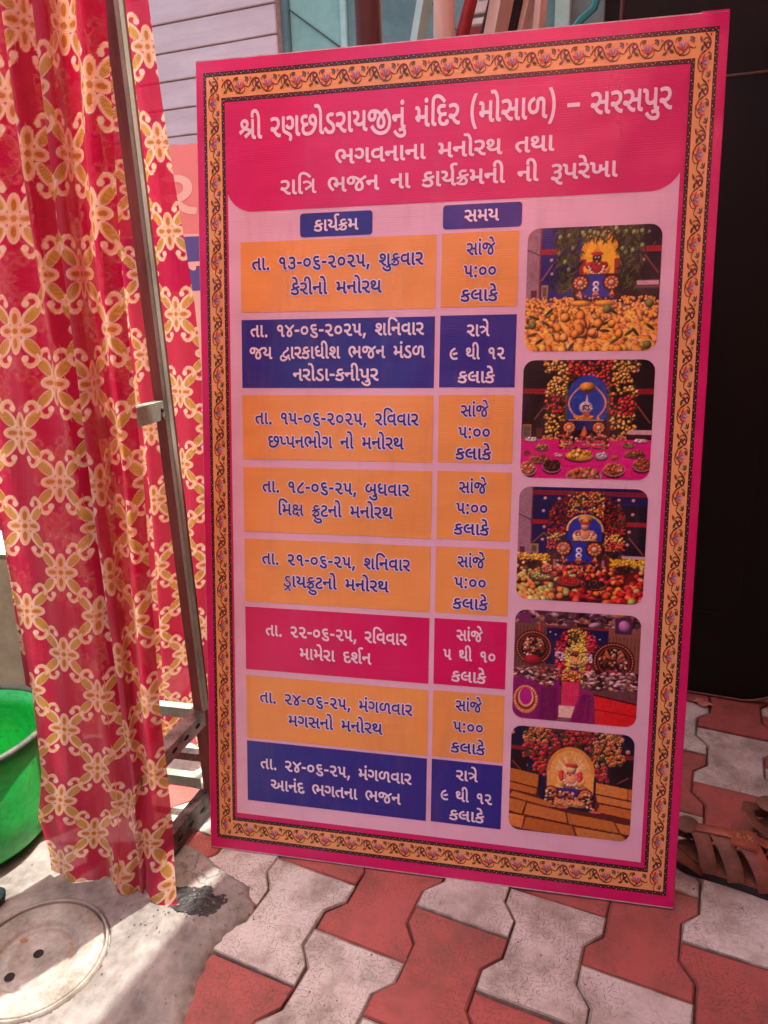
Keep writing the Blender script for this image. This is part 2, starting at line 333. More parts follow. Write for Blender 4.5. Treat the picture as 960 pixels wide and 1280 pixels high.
53:"413,0,1 347,0,0 246,55,0 169,142,0 139,189,1 130,188,0 121,188,1 75,188,0 29,217,0 29,249,1 29,274,0 63,301,0 90,301,1 109,301,0 146,289,0 168,273,1 203,282,0 263,319,0 300,376,0 300,416,1 300,472,0 236,530,0 183,530,1 149,530,0 90,516,0 55,499,1 29,568,1 66,584,0 146,603,0 186,603,1 274,603,0 381,510,0 381,418,1 381,391,0 375,366,1 388,362,0 417,357,0 432,357,1 466,357,0 514,369,0 537,383,1 537,603,1 617,592,1 617,152,1 617,125,0 623,100,0 629,92,1 640,78,0 682,73,0 703,73,1 695,0,1 685,0,1 650,0,0 589,15,0 568,37,1 549,57,0 537,106,0 537,148,1 537,306,1 517,296,0 468,286,0 435,286,1 387,286,0 347,302,1 324,267,0 256,218,0 216,204,1 254,153,0 318,97,0 382,75,0 422,75,1 436,75,1 427,0,1",
57:"239,0,1 196,0,0 140,19,0 122,37,1 105,54,0 90,104,0 90,148,1 90,603,1 170,593,1 170,152,1 170,124,0 176,100,0 185,90,1 196,77,0 235,73,0 257,73,1 249,0,1",
58:"238,0,1 203,0,0 142,15,0 121,37,1 102,57,0 90,106,0 90,148,1 90,672,1 90,731,0 117,822,0 156,854,1 179,874,0 249,896,0 292,896,1 381,896,0 534,798,0 612,710,1 553,665,1 514,708,0 430,780,0 343,824,0 298,824,1 271,824,0 227,812,0 210,797,1 188,778,0 170,708,0 170,643,1 170,152,1 170,125,0 176,100,0 182,92,1 193,78,0 235,73,0 256,73,1 248,0,1",
59:"239,0,1 204,0,0 143,15,0 122,37,1 102,57,0 90,111,0 90,148,1 90,611,1 75,711,0 6,824,0 -41,824,1 -71,824,0 -112,779,0 -112,729,1 -112,715,0 -110,683,0 -107,668,1 -184,668,1 -187,682,0 -191,723,0 -191,739,1 -191,813,0 -111,896,0 -41,896,1 20,896,0 107,817,0 161,688,0 170,614,1 170,152,1 170,124,0 176,102,0 183,92,1 194,78,0 237,73,0 257,73,1 249,0,1",
60:"-162,-268,1 -259,-268,0 -402,-177,0 -461,-100,1 -399,-57,1 -341,-130,0 -235,-196,0 -162,-196,1 -106,-196,0 -57,-161,0 -57,-127,1 -57,-97,0 -102,-68,0 -137,-68,1 -164,-68,0 -206,-79,0 -227,-90,1 -253,-23,1 -199,0,0 -142,0,1 -65,0,0 17,-74,0 17,-135,1 17,-193,0 -73,-268,0",
65:"-173,641,1 -201,740,0 -262,824,0 -314,824,1 -325,824,0 -353,820,0 -366,815,1 -390,884,1 -369,891,0 -327,896,0 -309,896,1 -262,896,0 -187,856,0 -126,746,0 -102,641,1",
68:"239,0,1 196,0,0 140,19,0 122,37,1 105,54,0 90,104,0 90,148,1 90,603,1 170,593,1 170,152,1 170,124,0 176,100,0 185,90,1 196,77,0 235,73,0 257,73,1 249,0,1;92,641,1 64,740,0 3,824,0 -49,824,1 -60,824,0 -88,820,0 -101,815,1 -125,884,1 -104,891,0 -62,896,0 -44,896,1 3,896,0 78,856,0 139,746,0 163,641,1",
76:"276,98,1 214,98,0 118,151,0 65,245,0 65,306,1 65,366,0 119,459,0 214,513,0 275,513,1 338,513,0 433,460,0 485,366,0 485,305,1 485,244,0 430,151,0 336,98,0;273,172,1 331,172,0 403,249,0 403,308,1 403,367,0 335,438,0 277,438,1 220,438,0 147,363,0 147,304,1 147,246,0 216,172,0",
77:"484,0,1 441,0,0 384,19,0 367,37,1 351,54,0 336,104,0 336,148,1 336,293,1 318,286,0 279,278,0 256,278,1 208,278,0 130,319,0 85,393,0 85,442,1 85,485,0 124,558,0 199,603,0 251,603,1 287,603,0 340,585,0 359,569,1 388,545,0 416,470,0 416,411,1 416,152,1 416,125,0 422,100,0 428,92,1 439,78,0 482,73,0 502,73,1 495,0,1;166,437,1 166,396,0 217,351,0 258,351,1 301,351,0 336,373,1 336,394,1 336,437,0 324,493,0 308,509,1 298,519,0 271,530,0 252,530,1 212,530,0 166,480,0",
78:"420,0,1 360,0,0 275,52,0 212,140,0 185,192,1 176,192,0 168,192,1 122,192,0 77,220,0 77,252,1 77,276,0 111,303,0 137,303,1 157,303,0 195,292,0 218,275,1 255,283,0 320,318,0 360,375,0 360,414,1 360,472,0 293,529,0 236,529,1 200,529,0 137,516,0 102,499,1 77,567,1 113,583,0 197,603,0 238,603,1 330,603,0 443,508,0 443,413,1 443,360,0 394,277,0 313,220,0 264,206,1 292,158,0 339,100,0 389,75,0 424,75,1 444,75,0 484,87,0 500,95,1 527,26,1 498,10,0 445,0,0",
79:"281,-10,1 223,-10,0 134,30,0 66,101,0 38,145,1 107,187,1 154,116,0 233,63,0 279,63,1 329,63,0 394,112,0 394,166,1 394,202,0 364,260,0 338,280,1 309,268,0 243,254,0 208,251,1 193,328,1 277,335,0 381,383,0 381,440,1 381,481,0 325,529,0 269,529,1 230,529,0 173,516,0 135,499,1 110,567,1 148,584,0 228,603,0 271,603,1 373,603,0 461,511,0 461,442,1 461,401,0 431,340,0 404,318,1 439,286,0 474,205,0 474,164,1 474,87,0 373,-10,0",
80:"268,-10,1 214,-10,0 146,34,0 113,101,0 113,137,1 113,172,0 133,235,0 181,305,0 223,348,1 186,386,0 79,483,0 8,544,1 60,603,1 127,545,0 232,447,0 275,400,1 319,444,0 424,544,0 490,603,1 543,544,1 473,482,0 366,386,0 325,348,1 381,287,0 421,190,0 421,136,1 421,100,0 392,33,0 325,-10,0;267,62,1 305,62,0 341,106,0 341,138,1 341,176,0 313,245,0 272,293,1 240,258,0 205,206,0 193,162,0 193,136,1 193,102,0 232,62,0",
81:"248,161,1 178,161,0 140,201,1 118,224,0 96,289,0 96,341,1 96,440,1 96,467,0 90,492,0 84,500,1 74,514,0 31,519,0 10,519,1 18,592,1 28,592,1 71,592,0 128,573,0 145,555,1 162,538,0 176,488,0 176,443,1 176,345,1 176,303,0 190,262,0 201,251,1 219,233,0 260,233,1 291,233,0 347,261,0 367,284,1 367,603,1 447,592,1 447,152,1 447,125,0 453,100,0 459,92,1 470,78,0 513,73,0 534,73,1 526,0,1 516,0,1 473,0,0 415,19,0 398,37,1 382,54,0 367,104,0 367,148,1 367,195,1 343,179,0 286,161,0",
82:"337,-74,1 274,-74,0 175,-33,0 99,32,0 69,66,1 136,112,1 186,51,0 285,-1,0 334,-1,1 375,-1,0 420,25,0 420,53,1 420,79,0 386,116,0 331,138,1 268,163,0 201,208,0 176,256,0 176,284,1 176,297,0 179,309,1 143,336,0 94,407,0 94,457,1 94,495,0 134,561,0 224,603,0 297,603,1 330,603,0 392,593,0 413,588,1 399,516,1 380,521,0 330,529,0 301,529,1 234,529,0 176,483,0 176,451,1 176,427,0 198,385,0 223,366,1 266,393,0 333,393,1 366,393,0 419,389,0 444,383,1 429,311,1 401,316,0 357,320,0 335,320,1 294,320,0 258,300,0 258,281,1 258,260,0 300,232,0 354,210,1 439,176,0 503,102,0 503,51,1 503,-4,0 420,-74,0",
84:"268,-10,1 217,-10,0 127,30,0 72,107,0 72,162,1 72,195,0 90,253,0 136,319,0 179,362,1 417,603,1 479,543,1 269,337,1 225,294,0 175,234,0 154,186,0 154,160,1 154,112,0 222,63,0 272,63,1 331,63,0 417,98,0 460,124,1 497,55,1 455,29,0 343,-10,0",
85:"346,-10,1 252,-10,0 118,62,0 48,190,0 48,275,1 48,357,0 124,486,0 260,577,0 350,602,1 373,528,1 243,488,0 132,364,0 132,266,1 132,197,0 188,108,0 284,65,0 343,65,1 389,65,0 458,80,0 490,91,1 520,20,1 486,7,0 399,-10,0;248,229,1 228,307,1 478,364,1 497,289,1",
129:"243,39,1 151,39,0 46,125,0 46,189,1 46,243,0 109,313,0 160,341,1 73,392,0 73,474,1 73,530,0 156,603,0 229,603,1 294,603,0 383,542,0 383,484,1 383,440,0 334,379,0 299,354,1 317,350,0 360,347,0 387,347,1 426,347,0 500,361,0 542,381,1 542,603,1 623,592,1 623,152,1 623,125,0 629,101,0 635,92,1 645,78,0 688,73,0 709,73,1 701,0,1 691,0,1 648,0,0 592,19,0 574,37,1 557,54,0 542,104,0 542,148,1 542,302,1 510,288,0 425,274,0 384,274,1 338,274,0 258,290,0 224,304,1 175,276,0 128,228,0 128,193,1 128,174,0 148,136,0 200,111,0 247,111,1 271,111,0 289,118,1 285,128,0 285,141,1 285,167,0 317,195,0 342,195,1 371,195,0 401,160,0 401,137,1 401,109,0 381,86,1 395,56,0 436,28,0 473,28,1 481,28,1 473,-43,1 459,-43,1 405,-43,0 336,9,0 315,48,1 283,39,0;227,380,1 259,397,0 303,445,0 303,474,1 303,499,0 267,533,0 229,533,1 193,533,0 153,500,0 153,471,1 153,443,0 194,396,0",
131:"-183,632,1 -199,659,0 -220,723,0 -220,754,1 -220,827,0 -133,896,0 -67,896,1 -34,896,0 19,883,0 39,872,1 17,808,1 0,817,0 -38,829,0 -60,829,1 -102,829,0 -142,782,0 -142,746,1 -142,719,0 -123,670,0 -107,641,1",
153:"264,161,1 225,161,0 163,185,0 143,204,1 118,229,0 93,295,0 93,350,1 93,440,1 93,467,0 87,492,0 81,500,1 71,514,0 27,519,0 6,519,1 14,592,1 24,592,1 68,592,0 125,573,0 142,555,1 159,538,0 173,488,0 173,443,1 173,357,1 173,311,0 189,266,0 202,253,1 223,233,0 272,233,1 304,233,0 359,257,0 378,273,1 407,206,1 379,185,0 309,161,0",
204:"187,112,1 122,155,1 243,298,1 240,300,1 54,237,1 32,310,1 174,349,1 147,372,0 115,427,0 115,462,1 115,524,0 210,603,0 290,603,1 322,603,0 379,596,0 406,589,1 391,517,1 365,523,0 324,529,0 298,529,1 247,529,0 197,489,0 197,455,1 197,434,0 224,393,0 255,372,1 476,439,1 502,369,1 327,324,1 397,282,0 465,197,0 465,142,1 465,105,0 428,35,0 341,-10,0 266,-10,1 186,-10,0 64,39,0 18,73,1 63,135,1 114,97,0 211,63,0 262,63,1 326,63,0 383,105,0 383,144,1 383,169,0 350,222,0 297,261,1",
216:"264,-10,1 174,-10,0 53,78,0 9,145,1 79,188,1 126,117,0 212,63,0 261,63,1 309,63,0 365,108,0 365,150,1 365,179,0 343,223,0 289,268,0 241,296,1 168,340,0 112,416,0 112,466,1 112,525,0 203,603,0 286,603,1 312,603,0 364,598,0 391,591,1 376,521,1 350,527,0 308,530,0 285,530,1 240,530,0 193,495,0 193,464,1 193,443,0 213,412,0 260,379,0 300,354,1 377,307,0 450,218,0 450,153,1 450,80,0 355,-10,0;88,-230,1 37,-168,1 273,-12,1 302,-12,1 448,-192,1 389,-230,1 278,-89,1",
219:"146,135,1 96,205,1 338,349,1 305,395,0 248,442,0 194,458,0 165,458,1 128,458,0 72,440,0 40,423,1 11,493,1 50,513,0 128,533,0 161,533,1 213,533,0 288,504,0 357,440,0 399,385,1 407,390,1 407,603,1 487,592,1 487,152,1 487,124,0 493,102,0 500,92,1 511,78,0 555,73,0 574,73,1 566,0,1 556,0,1 513,0,0 455,19,0 438,37,1 422,54,0 407,104,0 407,148,1 407,308,1",
225:"196,125,1 131,167,1 243,298,1 240,300,1 54,237,1 32,310,1 174,349,1 147,372,0 115,428,0 115,462,1 115,524,0 210,603,0 290,603,1 322,603,0 379,596,0 406,589,1 391,517,1 365,523,0 324,529,0 298,529,1 247,529,0 197,489,0 197,455,1 197,434,0 224,393,0 255,372,1 476,439,1 502,369,1 327,324,1 397,282,0 465,197,0 465,142,1 465,105,0 428,35,0 343,-10,0 271,-10,1 252,-10,0 225,-9,1 263,-60,0 332,-103,0 378,-103,1 404,-103,1 395,-178,1 379,-178,1 320,-178,0 235,-132,0 169,-52,0 140,-3,1 99,3,0 57,29,0 43,61,0 43,73,1 43,96,0 74,122,0 96,122,1 123,122,0 168,94,0 190,68,1 223,61,0 269,61,1 327,61,0 383,105,0 383,144,1 383,169,0 350,222,0 297,261,1",
234:"59,164,1 13,234,1 53,254,0 145,304,0 183,326,1 124,356,0 74,429,0 74,474,1 74,506,0 111,565,0 182,603,0 233,603,1 290,603,0 362,566,0 396,505,0 396,470,1 396,431,0 360,368,0 325,340,1 410,313,0 545,287,1 545,603,1 625,592,1 625,152,1 625,125,0 631,100,0 637,92,1 648,78,0 690,73,0 711,73,1 703,0,1 693,0,1 658,0,0 597,15,0 576,37,1 557,57,0 545,106,0 545,148,1 545,212,1 283,39,1 234,107,1 407,209,1 419,216,0 446,230,0 459,236,1 411,245,0 311,273,0 261,291,1 185,241,0;154,467,1 154,430,0 208,387,0 247,370,1 285,396,0 315,443,0 315,468,1 315,494,0 280,533,0 236,533,1 200,533,0 154,497,0",
385:"178,131,1 144,112,0 104,68,0 104,35,1 104,-11,0 169,-57,0 219,-57,1 284,-57,0 373,4,0 407,46,1 396,46,0 385,46,1 324,46,0 233,91,0 184,167,0 184,215,1 184,283,0 265,367,0 335,404,1 388,432,0 443,466,0 462,494,0 462,513,1 462,527,0 448,554,0 438,564,1 504,603,1 523,582,0 545,534,0 545,504,1 545,472,0 515,422,0 450,376,0 397,348,1 331,314,0 266,260,0 266,214,1 266,170,0 331,117,0 391,117,1 437,117,0 474,128,1 471,139,0 471,153,1 471,179,0 505,209,0 533,209,1 564,209,0 596,173,0 596,147,1 596,129,0 582,102,0 569,91,1 666,-54,1 605,-90,1 510,61,1 461,-25,0 311,-129,0 217,-129,1 130,-129,0 24,-38,0 24,38,1 24,97,0 91,177,0 142,200,1",
443:"557,37,1 499,37,0 427,85,0 394,164,0 394,209,1 394,272,0 455,386,0 511,438,1 434,501,0 330,523,1 341,504,0 356,457,0 356,428,1 356,390,0 326,317,0 254,270,0 191,270,1 115,270,0 33,363,0 33,430,1 33,478,0 81,556,0 173,603,0 240,603,1 335,603,0 503,542,0 569,485,1 605,514,0 686,567,0 736,593,1 764,593,1 845,517,0 946,327,0 946,208,1 946,92,0 852,-66,0 683,-145,0 571,-145,1 442,-145,0 230,-33,0 150,90,1 222,134,1 289,29,0 458,-71,0 568,-71,1 705,-71,0 866,67,0 866,206,1 866,297,0 797,447,0 735,509,1 702,490,0 644,453,0 619,435,1 675,375,0 718,261,0 718,199,1 718,121,0 631,37,0;113,429,1 113,386,0 157,343,0 191,343,1 237,343,0 276,391,0 276,434,1 276,462,0 259,512,0 245,533,1 239,533,0 234,533,1 169,533,0 113,470,0;475,210,1 475,164,0 514,109,0 555,109,1 594,109,0 638,157,0 638,206,1 638,248,0 605,341,0 561,388,1 475,308,0",
448:"145,251,1 130,328,1 214,335,0 317,383,0 317,440,1 317,481,0 262,529,0 206,529,1 166,529,0 110,516,0 72,499,1 46,567,1 84,584,0 164,603,0 208,603,1 310,603,0 398,511,0 398,442,1 398,399,0 364,335,0 335,313,1 398,253,0 398,170,1 398,98,0 313,9,0 236,-4,1 270,-49,0 325,-100,0 381,-121,0 416,-121,1 436,-121,1 427,-196,1 412,-196,1 347,-196,0 251,-141,0 180,-55,0 151,-9,1 86,-7,0 29,29,0 29,59,1 29,82,0 63,110,0 90,110,1 113,110,0 159,91,0 187,65,1 246,67,0 318,119,0 318,171,1 318,203,0 290,257,0 266,276,1 239,266,0 177,254,0",
692:"213,-165,1 138,-62,0 68,199,0 68,337,1 68,477,0 137,730,0 213,832,1 294,832,1 226,726,0 153,472,0 153,336,1 153,203,0 225,-56,0 295,-165,1",
693:"60,-165,1 128,-59,0 200,197,0 200,330,1 200,464,0 129,723,0 59,832,1 141,832,1 216,729,0 286,467,0 286,329,1 286,190,0 216,-64,0 141,-165,1",
696:"56,-129,1 71,-70,0 98,64,0 105,116,1 202,116,1 209,105,1 196,52,0 148,-74,0 123,-129,1",
697:"49,256,1 49,338,1 291,338,1 291,256,1",
698:"143,-14,1 118,-14,0 82,18,0 82,54,1 82,91,0 118,121,0 143,121,1 169,121,0 206,91,0 206,54,1 206,18,0 169,-14,0",
710:"147,414,1 121,414,0 85,446,0 85,482,1 85,520,0 121,550,0 147,550,1 173,550,0 209,520,0 209,482,1 209,446,0 173,414,0;147,-14,1 121,-14,0 85,18,0 85,54,1 85,92,0 121,122,0 147,122,1 173,122,0 209,92,0 209,54,1 209,18,0 173,-14,0",
727:"40,261,1 40,343,1 460,343,1 460,261,1",
}
LINES=[
('234,0,0 59,720,0 47,1344,0 35,1789,0 27,2610,0 68,3348,0 33,3613,0 47,4094,0 57,4539,0 46,4804,0 443,5398,0 40,6390,0 60,6936,0 5,6936,0 45,7295,0 5,7889,0 58,7889,0 38,8154,0 47,8621,0 692,9425,0 45,9779,0 68,10373,0 53,10638,0 57,11349,0 49,11614,0 693,12364,0 727,13077,0 53,13936,0 47,14647,0 53,15092,0 41,15803,0 60,16371,0 47,16371,0', 13, 16807, 84.9, 834.4, 1399.4, 'w', 'H'),
('44,0,0 23,809,0 50,1463,0 40,2040,0 57,2586,0 40,2851,0 57,3397,0 45,4131,0 40,4725,0 68,5271,0 47,5536,0 37,5981,0 36,7075,0 37,7647,0 57,8272,0', 45, 8529, 267.7, 649.1, 1345.8, 'w', 'H'),
('47,0,0 57,445,0 58,710,0 219,975,0 44,2026,0 28,2835,0 40,3657,0 40,4672,0 57,5218,0 21,5952,0 57,6463,0 46,6728,0 131,7322,0 204,7322,0 45,7839,0 40,8433,0 59,8979,0 40,9713,0 59,10259,0 448,10993,0 41,11441,0 47,12009,0 65,12419,0 22,12454,0 57,13200,0', 29, 13457, 164.1, 754.0, 1298.6, 'w', 'H'),
('21,0,0 57,511,0 46,776,0 131,1370,0 204,1370,0 45,1887,0', 18, 2473, 227.1, 309.8, 1231.7, 'w', 'P1'),
('53,0,0 45,711,0 46,1305,0', 29, 1891, 501.5, 560.2, 1236.6, 'w', 'P2'),
('36,0,0 57,572,0 698,837,0 77,1574,0 79,2125,0 697,2676,0 76,3016,0 82,3567,0 697,4118,0 78,4458,0 76,5009,0 78,5560,0 81,6111,0 696,6662,0 51,7399,0 60,8076,0 204,8076,0 50,8593,0 57,9170,0 47,9435,0', 43, 9871, 107.0, 429.1, 1166.5, 'o', '1a'),
('21,0,0 65,489,0 47,511,0 59,956,0 40,1221,0 68,1767,0 45,2501,0 40,3095,0 68,3641,0 47,3906,0 37,4351,0', 18, 4968, 182.1, 353.8, 1120.1, 'o', '1a'),
('53,0,0 57,711,0 5,976,0 28,976,0 65,1818,0', 29, 1803, 506.5, 555.5, 1180.0, 'o', '1b'),
('81,0,0 710,551,0 76,845,0 76,1396,0', 10, 1881, 502.3, 557.7, 1142.3, 'o', '1b'),
('21,0,0 48,511,0 57,1162,0 21,1427,0 65,1916,0', 18, 1923, 497.6, 562.3, 1100.8, 'o', '1b'),
('36,0,0 57,572,0 698,837,0 77,1574,0 80,2125,0 697,2676,0 76,3016,0 82,3567,0 697,4118,0 78,4458,0 76,5009,0 78,5560,0 81,6111,0 696,6662,0 51,7399,0 58,8076,0 40,8341,0 50,8887,0 57,9464,0 47,9729,0', 43, 10165, 102.3, 432.2, 1044.2, 'w', '2a'),
('28,0,0 46,822,0 385,1885,0 57,2514,0 47,2779,0 21,3224,0 57,3735,0 39,4000,0 59,4606,0 51,4871,0 44,6017,0 28,6826,0 40,7648,0 45,8663,0 5,9257,0 33,9257,0 49,9738,0', 33, 10480, 100.1, 434.8, 1003.6, 'w', '2a'),
('40,0,0 47,546,0 68,991,0 33,1256,0 57,1737,0 697,2002,0 21,2342,0 40,2853,0 59,3399,0 41,3664,0 60,4232,0 47,4232,0', 24, 4668, 185.9, 349.3, 962.9, 'w', '2a'),
('47,0,0 57,445,0 219,710,0 65,1292,0', 29, 1284, 510.5, 549.8, 1040.2, 'w', '2b'),
('85,0,0 37,1020,0 59,1645,0 77,2379,0 78,2930,0', 48, 3457, 480.6, 577.9, 1000.1, 'w', '2b'),
('21,0,0 48,511,0 57,1162,0 21,1427,0 65,1916,0', 18, 1923, 495.9, 560.8, 958.6, 'w', '2b'),
('36,0,0 57,572,0 698,837,0 77,1574,0 81,2125,0 697,2676,0 76,3016,0 82,3567,0 697,4118,0 78,4458,0 76,5009,0 78,5560,0 81,6111,0 696,6662,0 47,7399,0 58,7844,0 50,8109,0 50,8686,0 57,9263,0 47,9528,0', 43, 9964, 110.0, 425.1, 881.3, 'o', '3a'),
('27,0,0 153,738,0 41,1126,0 40,1694,0 44,2240,0 68,3049,0 23,3314,0 40,4437,0 68,4983,0 45,5717,0 40,6311,0 68,6857,0 47,7122,0 37,7567,0', 44, 8184, 135.4, 398.3, 837.3, 'o', '3a'),
('53,0,0 57,711,0 5,976,0 28,976,0 65,1818,0', 29, 1803, 502.8, 552.0, 898.6, 'o', '3b'),
('81,0,0 710,551,0 76,845,0 76,1396,0', 10, 1881, 498.9, 555.1, 859.9, 'o', '3b'),
('21,0,0 48,511,0 57,1162,0 21,1427,0 65,1916,0', 18, 1923, 494.5, 558.6, 821.4, 'o', '3b'),
('36,0,0 57,572,0 698,837,0 77,1574,0 84,2125,0 697,2676,0 76,3016,0 82,3567,0 697,4118,0 78,4458,0 81,5009,0 696,5560,0 43,6297,0 60,7031,0 39,7031,0 50,7637,0 57,8214,0 47,8479,0', 43, 8915, 123.2, 410.0, 750.8, 'o', '4a'),
('58,0,0 45,265,0 129,859,0 225,2045,0 60,2632,-110 31,2562,0 40,3013,0 68,3559,0 45,4293,0 40,4887,0 68,5433,0 47,5698,0 37,6143,0', 90, 6760, 155.5, 379.4, 707.2, 'o', '4a'),
('53,0,0 57,711,0 5,976,0 28,976,0 65,1818,0', 29, 1803, 502.6, 552.1, 760.2, 'o', '4b'),
('81,0,0 710,551,0 76,845,0 76,1396,0', 10, 1881, 498.3, 554.1, 721.8, 'o', '4b'),
('21,0,0 48,511,0 57,1162,0 21,1427,0 65,1916,0', 18, 1923, 494.8, 558.5, 683.3, 'o', '4b'),
('36,0,0 57,572,0 698,837,0 78,1574,0 77,2125,0 697,2676,0 76,3016,0 82,3567,0 697,4118,0 78,4458,0 81,5009,0 696,5560,0 51,6297,0 58,6974,0 40,7239,0 50,7785,0 57,8362,0 47,8627,0', 43, 9063, 120.9, 413.8, 609.3, 'o', '5a'),
('216,0,0 57,481,0 46,746,0 225,1340,0 60,1927,-110 31,1857,0 40,2308,0 68,2854,0 45,3588,0 40,4182,0 68,4728,0 47,4993,0 37,5438,0', 9, 6055, 163.8, 373.0, 566.3, 'o', '5a'),
('53,0,0 57,711,0 5,976,0 28,976,0 65,1818,0', 29, 1803, 502.8, 552.9, 622.2, 'o', '5b'),
('81,0,0 710,551,0 76,845,0 76,1396,0', 10, 1881, 497.7, 555.1, 583.0, 'o', '5b'),
('21,0,0 48,511,0 57,1162,0 21,1427,0 65,1916,0', 18, 1923, 495.6, 560.2, 543.1, 'o', '5b'),
('36,0,0 57,572,0 698,837,0 78,1574,0 78,2125,0 697,2676,0 76,3016,0 82,3567,0 697,4118,0 78,4458,0 81,5009,0 696,5560,0 47,6297,0 58,6742,0 50,7007,0 50,7584,0 57,8161,0 47,8426,0', 43, 8862, 126.9, 409.4, 465.5, 'w', '6a'),
('45,0,0 57,594,0 45,859,0 65,1453,0 47,1453,0 57,1898,0 38,2632,0 51,3099,0 131,3776,0 40,3776,0', 44, 4314, 197.4, 340.3, 422.7, 'w', '6a'),
('53,0,0 57,711,0 5,976,0 28,976,0 65,1818,0', 29, 1803, 504.5, 552.2, 482.5, 'w', '6b'),
('81,0,0 37,1020,0 59,1645,0 77,2379,0 76,2930,0', 10, 3415, 480.2, 576.5, 443.9, 'w', '6b'),
('21,0,0 48,511,0 57,1162,0 21,1427,0 65,1916,0', 18, 1923, 496.3, 560.3, 402.5, 'w', '6b'),
('36,0,0 57,572,0 698,837,0 78,1574,0 80,2125,0 697,2676,0 76,3016,0 82,3567,0 697,4118,0 78,4458,0 81,5009,0 696,5560,0 45,6297,0 5,6891,0 23,6891,0 49,7545,0 50,8295,0 57,8872,0 47,9137,0', 43, 9573, 113.3, 422.2, 326.6, 'o', '7a'),
('45,0,0 23,594,0 53,1248,0 40,1959,0 68,2505,0 45,3239,0 40,3833,0 68,4379,0 47,4644,0 37,5089,0', 44, 5706, 173.0, 363.8, 283.0, 'o', '7a'),
('53,0,0 57,711,0 5,976,0 28,976,0 65,1818,0', 29, 1803, 506.0, 554.4, 345.3, 'o', '7b'),
('81,0,0 710,551,0 76,845,0 76,1396,0', 10, 1881, 501.9, 557.4, 303.4, 'o', '7b'),
('21,0,0 48,511,0 57,1162,0 21,1427,0 65,1916,0', 18, 1923, 498.1, 562.6, 261.8, 'o', '7b'),
('36,0,0 57,572,0 698,837,0 78,1574,0 80,2125,0 697,2676,0 76,3016,0 82,3567,0 697,4118,0 78,4458,0 81,5009,0 696,5560,0 45,6297,0 5,6891,0 23,6891,0 49,7545,0 50,8295,0 57,8872,0 47,9137,0', 43, 9573, 113.2, 422.6, 186.8, 'w', '8a'),
('8,0,0 40,1148,0 5,1694,0 38,1694,0 44,2630,0 23,3439,0 36,4093,0 40,4665,0 57,5211,0 44,5945,0 28,6754,0 40,7576,0', 31, 8114, 134.6, 401.8, 143.3, 'w', '8a'),
('47,0,0 57,445,0 219,710,0 65,1292,0', 29, 1284, 509.9, 550.4, 206.5, 'w', '8b'),
('85,0,0 37,1020,0 59,1645,0 77,2379,0 78,2930,0', 48, 3457, 481.1, 578.8, 164.0, 'w', '8b'),
('21,0,0 48,511,0 57,1162,0 21,1427,0 65,1916,0', 18, 1923, 498.1, 564.5, 124.9, 'w', '8b'),
]
BACKTEXT=[('33,0,0 47,481,0 57,926,0', 9, 1183), ('40,0,0 68,546,0', 24, 803), ('79,0,0', 38, 474)]
# ------------------------------------------------------------------ ground and pavement
m_bed = worn("joint_sand", srgb(95, 80, 68), srgb(52, 44, 38), 0.95, scale=20, bump=0.6, bd=0.004)

